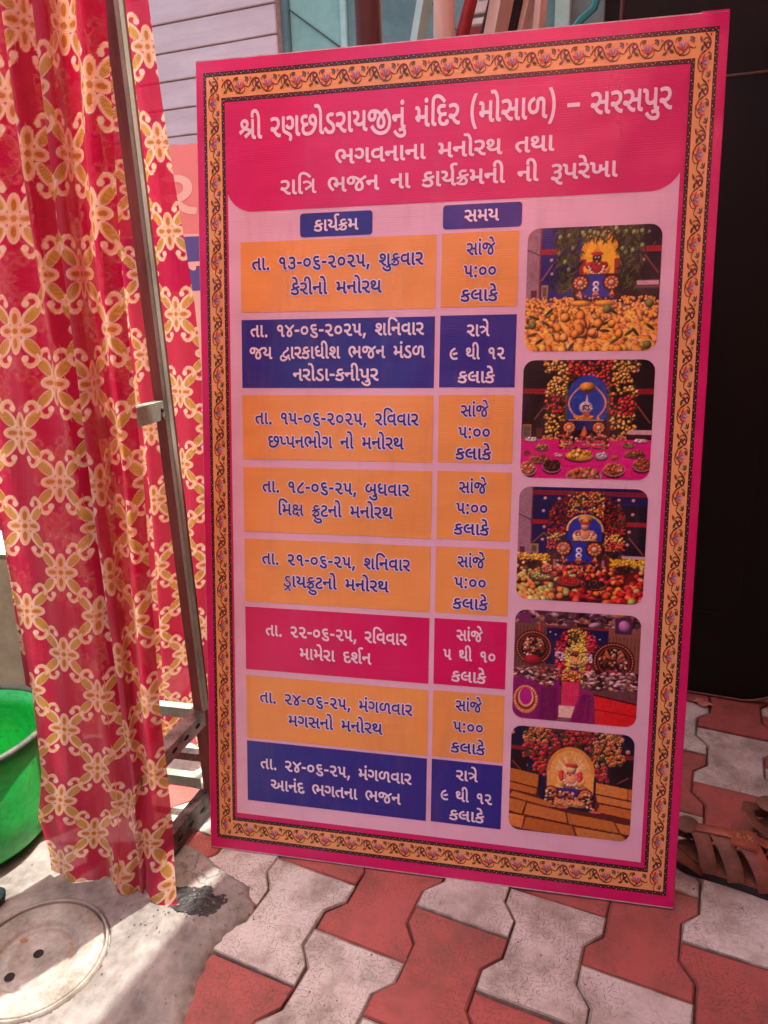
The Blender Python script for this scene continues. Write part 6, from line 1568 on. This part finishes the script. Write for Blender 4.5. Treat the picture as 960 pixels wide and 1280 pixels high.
# ------------------------------------------------------------------ second banner at the far left
YAW = R(-11.0)
t = NT('back_print_salmon'); t.bsdf(srgb(236, 140, 132), .4, 0, None, .5); m_salmon = t.m
t = NT('back_print_indigo'); t.bsdf(srgb(92, 84, 150), .4, 0, None, .5); m_bindigo = t.m
t = NT('back_print_pale'); t.bsdf(srgb(244, 196, 176), .4, 0, None, .5); m_bpale = t.m
b2 = thing('event_banner', 'salmon pink programme banner half hidden behind the far curtain', 'banner', (-0.78, 0.84, 0))
b2.rotation_euler = (R(90) - R(4), 0, R(4))
bm = bmesh.new(); bm_box(bm, (0, 0, -.006), (.70, 1.50, -.0003)); from_bm('board', bm, m_side, b2)
def sh2(name, x0, y0, x1, y1, z, m): return new_mesh(name, [(x0, y0, z), (x1, y0, z), (x1, y1, z), (x0, y1, z)], [(0, 1, 2, 3)], m, b2)
s1 = sh2('printed_face', .001, .001, .699, 1.498, 0, m_salmon)
s2 = sh2('pale_background', .02, .02, .68, 1.262, .0005, m_bpale)
s3 = sh2('schedule_cell', .05, 1.105, .66, 1.255, .0010, m_bindigo)
TB = BACKTEXT
text_line('lettering', TB[0][0], TB[0][1], TB[0][2], 250, 512, 1318, .165, .0010, m_bpale, b2, .02)
text_line('lettering', TB[1][0], TB[1][1], TB[1][2], 418, 512, 1140, .110, .0016, m_bpale, s3, .02)
text_line('lettering', TB[2][0], TB[2][1], TB[2][2], 455, 510, 1000, .10, .0016, m_bindigo, b2, .02)

# ------------------------------------------------------------------ the building behind: boarded wall, teal door, dark doorway
def frame_at(name, x, y, rz):
    o = bpy.data.objects.new(name, None); COL.objects.link(o); o.location = (x, y, 0); o.rotation_euler = (0, 0, rz); return o
m_clad = worn('pink_white_cladding', srgb(222, 204, 206), srgb(194, 170, 172), .6, scale=2.2, bump=.15, bd=.002, stretch=(1, 1, 6), lo=.3, hi=.75)
m_joint = worn('cladding_joint', srgb(200, 160, 148), srgb(160, 124, 116), .9, scale=20)
wall = thing('clad_wall', 'house wall faced with pale pinkish boards rising behind the banners', 'wall', (-0.40, 2.0, 0), (0, 0, YAW))
bm = bmesh.new(); bm_box(bm, (-2.6, .010, 0), (.0, .20, 3.3)); from_bm('wall_core', bm, m_joint, wall)
bh = .1045
bm = bmesh.new(); bm_box(bm, (-2.6, 0.0, 0.0030), (-.002, .0098, bh - .0030), .0025)
me_b = bpy.data.meshes.new('cladding_board'); bmesh.ops.recalc_face_normals(bm, faces=bm.faces[:]); bm.to_mesh(me_b); bm.free(); me_b.materials.append(m_clad)
for k in range(31):
    o = bpy.data.objects.new('cladding_board', me_b); COL.objects.link(o); o.parent = wall
    o.location = (random.uniform(-.001, .001), random.uniform(-.0012, .0012), k * bh + .055)
# teal door
m_teal = worn('teal_paint', srgb(150, 196, 184), srgb(116, 162, 152), .45, 0, scale=3, bump=.12, bd=.002)
m_tealp = worn('pale_teal_paint', srgb(182, 222, 210), srgb(150, 190, 180), .4, 0, scale=4, bump=.12)
m_teald = worn('dull_teal_paint', srgb(112, 148, 146), srgb(84, 112, 112), .5, 0, scale=4, bump=.15)
m_wire = worn('dark_wire', srgb(60, 84, 78), srgb(40, 52, 50), .6, scale=30)
door = thing('metal_door', 'pale teal sheet metal door with upright ribs behind the poles', 'door', (-0.395, 2.06, 0), (0, 0, YAW))
def dpart(name, lo, hi, m, bev=.003):
    bm = bmesh.new(); bm_box(bm, lo, hi, bev); return from_bm(name, bm, m, door)
dpart('door_frame', (0, -.02, 0), (.035, .05, 3.0), m_teald)
dpart('door_panel', (.036, .0, 0), (.30, .02, 3.0), m_teal)
dpart('upright_rib', (.262, -.020, 0), (.288, -.001, 3.0), m_tealp)
dpart('upright_rib', (.300, -.012, 0), (.345, .02, 3.0), m_teald)
dpart('door_panel', (.346, .0, 0), (1.24, .02, 3.0), m_teald)
dpart('upright_rib', (.86, -.030, 0), (.93, -.001, 3.0), m_teald)
dpart('upright_rib', (1.08, -.040, 0), (1.13, -.001, 3.0), m_tealp)
for a_, b_ in (((.04, 2.13), (.26, 1.97)), ((.50, 2.20), (.74, 1.95)), ((.60, 2.24), (.86, 1.98))):
    bm = bmesh.new(); bm_tube(bm, [(a_[0], -.004, a_[1]), (b_[0], -.004, b_[1])], .0028, 6)
    from_bm('brace_wire', bm, m_wire, door)
# window panel with pale bars, seen between the poles
m_bar = worn('white_bars', srgb(214, 206, 196), srgb(170, 160, 150), .6, scale=12)
win = thing('window_grille', 'pale window grille seen between the leaning wooden poles', 'window', (0.40, 1.50, 0), (0, 0, YAW))
m_glass = worn('dusty_pane', srgb(150, 178, 172), srgb(116, 140, 136), .25, 0, scale=8, bump=.05)
bm = bmesh.new(); bm_box(bm, (0, .01, 1.0), (.17, .016, 2.4)); from_bm('pane', bm, m_glass, win)
for z in (1.86, 1.89, 1.815):
    bm = bmesh.new(); bm_box(bm, (-.02, -.008, z), (.18, .008, z + .018 if z != 1.89 else z + .03), .002); from_bm('bar', bm, m_bar, win)
for a_, b_ in (((.0, 2.03), (.10, 1.90)), ((.02, 1.92), (.14, 2.06)), ((.10, 2.05), (.17, 1.93))):
    bm = bmesh.new(); bm_tube(bm, [(a_[0], 0, a_[1]), (b_[0], 0, b_[1])], .004, 6); from_bm('wire', bm, m_bar, win)

# dark doorway, and a side wall added to darken the right
m_black = worn('unlit_black_wall', srgb(26, 24, 24), srgb(14, 13, 13), .8, scale=4, bump=.3)  # near black puts the darkness of the unlit interior into the colour
bm = bmesh.new(); bm_box(bm, (.80, 1.95, 0), (4.2, 2.10, 3.4)); dw = from_bm('dark_wall', bm, m_black); tag(dw, 'back right wall coloured near black for the unlit interior behind the black board', 'wall')
bm = bmesh.new(); bm_box(bm, (1.45, -3.0, 0), (1.60, 1.949, 3.4)); sw = from_bm('side_wall', bm, m_black); tag(sw, 'dark side wall added on the right to hold back light', 'wall')  # added wall, near black to hold back light at the right
m_bboard = worn('black_board', srgb(20, 18, 19), srgb(11, 10, 10), .5, 0, scale=3, bump=.2, bd=.003, stretch=(1, 1, .4), spec=.3)
m_edge = worn('board_edge', srgb(132, 96, 86), srgb(80, 56, 50), .5, scale=30)
bb = thing('black_board', 'tall black board with rounded lower corners and a thin pale edge leaning at the right', 'board', (.85, .80, 0))
bb.rotation_euler = (R(90) - R(2.5), 0, R(-10))
def board_outline(w, h, r, n=10):
    o = []
    for cx, cy, a0_, rad in ((r, r, 180, r), (w - r, r, 270, r), (w - .03, h - .03, 0, .03), (.03, h - .03, 90, .03)):
        for k in range(n + 1):
            q = R(a0_ + 90 * k / n); o.append((cx + rad * math.cos(q), cy + rad * math.sin(q)))
    return o
ol = board_outline(.52, 1.53, .15)
# bowed lower edge
ol = [(x, y + (.030 * (1 - ((x - .26) / .26) ** 2) * -1 + .030 if y < .2 else 0)) for x, y in ol]
bm = bmesh.new(); f = bm.faces.new([bm.verts.new((x, y, 0)) for x, y in ol])
e = bmesh.ops.extrude_face_region(bm, geom=[f])
for v in [g for g in e['geom'] if isinstance(g, bmesh.types.BMVert)]: v.co.z -= .02
from_bm('board_face', bm, m_bboard, bb)
bm = bmesh.new(); bm_tube(bm, [(x, y, .001) for x, y in ol + ol[:1]], .0032, 8, False); from_bm('pale_edging', bm, m_edge, bb, True)
bm = bmesh.new(); bm_box(bm, (.05, .245, .0005), (.30, .249, .004)); from_bm('seam', bm, m_black, bb)
for x_ in (.16, .33):
    bm = bmesh.new(); bm_box(bm, (x_, .28, .0003), (x_ + .003, 1.46, .0022)); from_bm('seam', bm, m_black, bb)

# ------------------------------------------------------------------ poles leaning behind the banner
def wood(name, a, b):
    return worn(name, a, b, .7, 0, scale=10, bump=.3, bd=.0015, stretch=(1, 1, .12), lo=.3, hi=.7)
w1 = wood('beige_wood', srgb(232, 216, 198), srgb(186, 164, 146))
w2 = wood('brown_wood', srgb(112, 72, 64), srgb(64, 40, 40))
w3 = worn('red_paint_pipe', srgb(176, 52, 58), srgb(120, 34, 42), .35, 0, scale=14, bump=.2, stretch=(1, 1, .3))
w4 = wood('dark_bar', srgb(58, 40, 38), srgb(30, 22, 22))  # near-black for the pipe's shadow and the batten's dark side
def pole(name, label, cat, foot, top, r, mat, seg=12, sq=False, cap=None):
    """foot and top in world space; origin at the foot"""
    f, tpt = Vector(foot), Vector(top)
    bm = bmesh.new()
    d = tpt - f
    n = 14
    if sq: bm_tube(bm, [d * (k / n) for k in range(n + 1)], r * 1.35, 4)
    else: bm_tube(bm, [d * (k / n) + Vector((fbm(k * .3, f.x, 1, 2, 3), fbm(f.x, k * .3, 1, 2, 7), 0)) * .003 for k in range(n + 1)], r, seg)
    o = from_bm(name, bm, mat, None, not sq)
    o.location = f
    return tag(o, label, cat)

pole('brown_pole', 'thick dark brown pole, leftmost of the leaning poles', 'pole', (.285, .66, -.01), (.291, .42, 2.15), .026, w2, 14)
pole('beige_pole', 'thick beige wooden pole between the brown pole and the red pipe', 'pole', (.420, .68, -.01), (.445, .40, 2.15), .0205, w1, 14)
pole('red_pipe', 'red painted pipe leaning to the right beside the thick beige pole', 'pipe', (.004, .66, -.01), (.634, .42, 2.10), .0125, w3, 12)
pole('pipe_shadow_bar', 'dark bar standing in for the shadow right of the red pipe', 'pole', (.05, .72, -.01), (.668, .47, 2.10), .012, w4, 10)  # bar added in place of the pipe's shadow
pole('square_batten', 'pale square batten leaning just right of the red pipe', 'batten', (.19, .66, -.01), (.659, .42, 2.12), .0165, w1, 4, True)
pole('batten_dark_side', 'dark bar standing in for the dark right side of the pale square batten', 'batten', (.225, .70, -.01), (.690, .46, 2.12), .010, w4, 4, True)  # bar added for the dark right side of the batten
pole('square_batten', 'narrower pale batten, second from the right of the leaning battens', 'batten', (.19, .72, -.01), (.722, .45, 2.12), .0115, w1, 4, True)
pole('square_batten', 'thinnest pale batten, rightmost of the leaning battens', 'batten', (.506, .66, -.01), (.655, .42, 2.12), .0085, w1, 4, True)
pole('teal_strut', 'pale teal flat strut slanting behind the thick brown pole', 'strut', (-.02, .80, -.01), (.50, .50, 2.10), .012, m_tealp, 4, True)
m_turq = worn('turquoise_ribbon', srgb(40, 170, 172), srgb(24, 120, 130), .5, scale=10)
bm = bmesh.new()
bm_tube(bm, [(.66, .80, 1.60), (.705, .80, 1.655), (.732, .80, 1.675), (.748, .80, 1.73), (.775, .80, 1.80), (.77, .80, 1.95)], .008, 8, True, (1.0, .15, (0, 1, 0)))
o = from_bm('ribbon', bm, m_turq, None, True); tag(o, 'turquoise ribbon hanging in the dark behind the banner top', 'ribbon')
pole('thin_rod', 'thin dull vertical rod in the dark beside the turquoise ribbon', 'rod', (.79, .78, -.01), (.79, .78, 2.15), .0045, w2, 8)
# pale and red ledge glimpsed between the poles
bm = bmesh.new(); bm_box(bm, (.30, .95, 1.62), (.42, 1.02, 1.685), .004)
o = from_bm('pale_ledge', bm, m_bar); tag(o, 'pale ledge behind the gap between the brown and beige poles', 'ledge')
bm = bmesh.new(); bm_box(bm, (.423, .95, 1.63), (.52, 1.02, 1.705), .004)
o = from_bm('red_ledge', bm, worn('brick_red_paint', srgb(158, 74, 76), srgb(120, 54, 58), .7, scale=12)); tag(o, 'brick red ledge piece behind the beige pole', 'ledge')

# ------------------------------------------------------------------ sandals
m_lea = worn('brown_leather', srgb(160, 82, 58), srgb(104, 54, 42), .48, 0, scale=18, bump=.35, bd=.0015, spec=.5)
m_lea2 = worn('dark_leather', srgb(140, 92, 70), srgb(84, 58, 48), .6, 0, scale=20, bump=.35, bd=.0015)
m_sole = worn('sole_rubber', srgb(48, 38, 34), srgb(22, 18, 17), .7, 0, scale=30, bump=.3)
m_stitch = worn('gold_mark', srgb(206, 160, 96), srgb(150, 110, 70), .5, scale=60)
def sandal(loc, rz, label, mark=True):
    s = thing('sandal', label, 'sandal', loc, (0, 0, rz), 'brown strappy sandals on the paving')
    # outline along +x (heel at 0, toe at .275)
    def half(u):
        return .036 + .012 * math.sin(min(1, u * 1.25) * math.pi * .9 + 3.6) * -1 * 0 + .014 * max(0, math.sin((u - .25) * math.pi / .9)) if u > .25 else .036
    n = 40; top = []; bot = []
    for k in range(n + 1):
        u = k / n
        e = math.sqrt(max(0, 1 - (2 * min(1, max(0, (.14 - u) / .14)) / 2) ** 2)) if u < .14 else (math.sqrt(max(0, 1 - ((u - .80) / .20) ** 2)) if u > .80 else 1)
        hw = (.035 + .012 * (1 / (1 + math.exp(-(u - .5) * 12)))) * e
        top.append((u * .275, hw)); bot.append((u * .275, -hw * .94))
    ol = top + bot[::-1]
    o2 = [ol[0]]
    for q in ol[1:]:
        if math.hypot(q[0] - o2[-1][0], q[1] - o2[-1][1]) > .0008: o2.append(q)
    def slab(z0, z1, sc, m, nm):
        bm = bmesh.new()
        f = bm.faces.new([bm.verts.new((.1375 + (x - .1375) * sc, y * sc, z1)) for x, y in o2])
        e = bmesh.ops.extrude_face_region(bm, geom=[f])
        for v in [g for g in e['geom'] if isinstance(g, bmesh.types.BMVert)]: v.co.z = z0
        return from_bm(nm, bm, m, s)
    slab(.0, .016, 1.0, m_sole, 'sole'); slab(.0164, .0195, .965, m_lea2, 'insole')
    slab(.0150, .0172, 1.008, m_lea, 'welt')
    def strap(nm, a, b, h, w, m, bend=0.0, th=.0022):
        bm = bmesh.new(); pts = []
        a, b = Vector(a), Vector(b)
        for k in range(13):
            t_ = k / 12
            q = a.lerp(b, t_)
            q.z += h * math.sin(math.pi * t_) ** .7
            q.x += bend * math.sin(math.pi * t_)
            pts.append(q)
        ax = Vector((1, 0, .15)).normalized()
        rings = []
        for i, q in enumerate(pts):
            d = (pts[min(i + 1, 12)] - pts[max(i - 1, 0)]).normalized()
            side = (ax - d * ax.dot(d)).normalized(); nn = d.cross(side)
            rings.append([bm.verts.new(q + side * sx * w / 2 + nn * sz * th / 2) for sx, sz in ((-1, -1), (1, -1), (1, 1), (-1, 1))])
        for p_, q_ in zip(rings, rings[1:]):
            for k in range(4): bm.faces.new((p_[k], p_[(k + 1) % 4], q_[(k + 1) % 4], q_[k]))
        bm.faces.new(rings[0][::-1]); bm.faces.new(rings[-1])
        bmesh.ops.bevel(bm, geom=bm.edges[:], offset=.0005, segments=1, affect='EDGES')
        return from_bm(nm, bm, m, s, True)
    strap('strap', (.062, -.036, .016), (.018, .037, .016), .052, .026, m_lea2, .0)
    strap('strap', (.105, -.038, .016), (.052, .038, .016), .056, .027, m_lea2, -.008)
    strap('strap', (.152, -.042, .016), (.090, .041, .016), .058, .029, m_lea, -.010)
    strap('strap', (.200, -.046, .016), (.135, .045, .016), .052, .029, m_lea, -.008)
    strap('strap', (.242, -.038, .016), (.185, .046, .016), .040, .028, m_lea, .0)
    # instep strap over the others and the heel cup
    bm = bmesh.new()
    bm_tube(bm, [(.020, .010, .066), (.08, .004, .076), (.13, .003, .077), (.18, .002, .066), (.225, 0, .050), (.262, 0, .022)], .011, 8, True, (1.0, .16, (0, 0, 1)))
    from_bm('instep_strap', bm, m_lea, s, True)
    bm = bmesh.new()
    pts = [(.052, -.036, .018), (.02, -.037, .036), (-.006, -.022, .048), (-.012, 0, .052), (-.006, .022, .048), (.02, .037, .036), (.052, .036, .018)]
    bm_tube(bm, pts, .013, 8, True, (1.0, .14, (0.3, 0, 1)))
    from_bm('heel_strap', bm, m_lea2, s, True)
    bm = bmesh.new(); r = bmesh.ops.create_uvsphere(bm, u_segments=20, v_segments=10, radius=1)
    for v in r['verts']: v.co = Vector((v.co.x * .019 + .022, v.co.y * .022 + .012, v.co.z * .005 + .066 + .1 * v.co.x * .019))
    from_bm('ankle_pad', bm, m_lea2, s, True)
    bm = bmesh.new(); bm_box(bm, (.090, -.026, .0765), (.130, .018, .0805), .0015)
    tab = from_bm('tab', bm, m_lea, s)
    if mark:
        # the small gilt letter mark pressed into the tab
        for (x0, y0, x1, y1) in ((.099, -.008, .099, .004), (.099, .004, .104, .003), (.104, .003, .100, -.002), (.100, -.002, .105, -.008), (.108, -.002, .111, -.002),
                                 (.114, -.008, .122, .004), (.114, .004, .122, -.008)):
            bm = bmesh.new(); bm_tube(bm, [(x0, y0, .0808), (x1, y1, .0808)], .0007, 6)
            from_bm('gilt_mark', bm, m_stitch, tab)
    s.scale = (1.14, 1.14, 1.14)
    return s
s1_ = sandal((.930, .132, .001), R(-13), 'brown strappy sandal nearest the lower right corner of the banner')
s2_ = sandal((1.105, .215, .001), R(-4), 'second brown sandal cut by the right edge of the photo', False)

# ------------------------------------------------------------------ small litter
m_leaf = worn('dry_petal', srgb(206, 140, 128), srgb(170, 100, 90), .7, scale=60)
P = np.zeros((5, 9, 3))
for j in range(5):
    for i in range(9):
        u = i / 8; v = (j / 4 - .5) * math.sin(math.pi * min(1, .12 + u * .9)) 
        P[j, i] = (u * .052, v * .030, .004 + .010 * u * (1 - u) + .006 * v * v + .004 * math.sin(u * 9))
o = grid_mesh('dry_leaf', P, m_leaf); o.location = (1.085, .715, 0); o.rotation_euler = (0, 0, R(-25))
tag(o, 'pale pink dry leaf lying on the dim red pavers by the black board', 'leaf')
m_cap = worn('dark_bowl', srgb(30, 44, 42), srgb(16, 20, 20), .4, scale=30)
bm = lathe([(0, 0), (.022, 0), (.030, .010), (.034, .030), (.031, .031), (.026, .010), (0, .006)], 32)
o = from_bm('small_bowl', bm, m_cap, None, True); o.scale = (.6, .6, .6); o.location = (-.345, -.212, .0085); tag(o, 'small dark bowl at the left edge below the green tub', 'bowl')

# ------------------------------------------------------------------ unseen cloth canopy read from the pink light, its edge set for the shadow
t = NT('canopy_cloth')
d1 = t.n('ShaderNodeBsdfDiffuse'); d1.inputs['Color'].default_value = srgb(232, 120, 132)
d2 = t.n('ShaderNodeBsdfTranslucent'); d2.inputs['Color'].default_value = CANOPY_TINT
mm = t.n('ShaderNodeMixShader'); mm.inputs[0].default_value = .75
t.l(d1.outputs[0], mm.inputs[1]); t.l(d2.outputs[0], mm.inputs[2]); t.l(mm.outputs[0], t.out.inputs[0])
m_can = t.m
hz = 2.75
off = Vector((math.cos(R(SUN_AZ)), math.sin(R(SUN_AZ)))) * hz / math.tan(R(SUN_EL))
e0 = Vector((.030, -.172)) + off; ed = Vector((.229, .973))
def can(y): return e0.x + ed.x * (y - e0.y) / ed.y
ys_ = np.linspace(-2.6, 1.75, 24); P = np.zeros((24, 24, 3))
for j, y in enumerate(ys_):
    xl = can(y)
    for i in range(24):
        x = xl + (2.3 - xl) * i / 23
        P[j, i] = (x, y, hz + .03 * math.sin(x * 3) * math.sin(y * 2.2) * min(1, i / 6) + .05 * i / 23)
canopy = grid_mesh('canopy_sheet', P, m_can)
tag(canopy, 'unseen pink cloth canopy shading the right half of the lane', 'canopy')

bm = bmesh.new(); bm_box(bm, (.94, -.25, 1.90), (1.446, 1.22, 1.98), .01)  # unseen slab added to darken the right corner
shade_slab = from_bm('added_shade_slab', bm, m_black); tag(shade_slab, 'unseen dark slab added overhead to shade the right corner', 'added shade slab')

bm = bmesh.new(); bm_box(bm, (-.5, -3.3, 0), (1.9, -3.1, 4.2))  # unseen wall put in to cut front light and cast warm colour
ow = from_bm('opposite_wall', bm, worn('red_brown_wall', srgb(150, 84, 70), srgb(110, 62, 54), .9, scale=3, bump=.3)); tag(ow, 'unseen red brown house wall across the lane, cutting and warming the front light', 'wall')

# unseen strip of the same cloth, added along the sun's bearing to shade the curtain
d48 = Vector((math.cos(R(SUN_AZ)), math.sin(R(SUN_AZ)))); nrm_ = Vector((-d48.y, d48.x))
P = np.zeros((30, 8, 3)); hz2 = 2.68
of2 = Vector((math.cos(R(SUN_AZ)), math.sin(R(SUN_AZ)))) * hz2 / math.tan(R(SUN_EL))
for j in range(30):
    for i in range(8):
        q = Vector((-.030, -.140)) + of2 + d48 * (-1.6 + 3.0 * j / 29) + nrm_ * (.004 + .128 * i / 7)
        P[j, i] = (q.x, q.y, hz2 + .012 * math.sin(i * 1.3 + j * .6) * (i > 0))
strip_ = grid_mesh('shade_strip', P, m_can)
tag(strip_, 'unseen pink cloth strip added overhead to shade part of the flowered curtain', 'shade cloth')
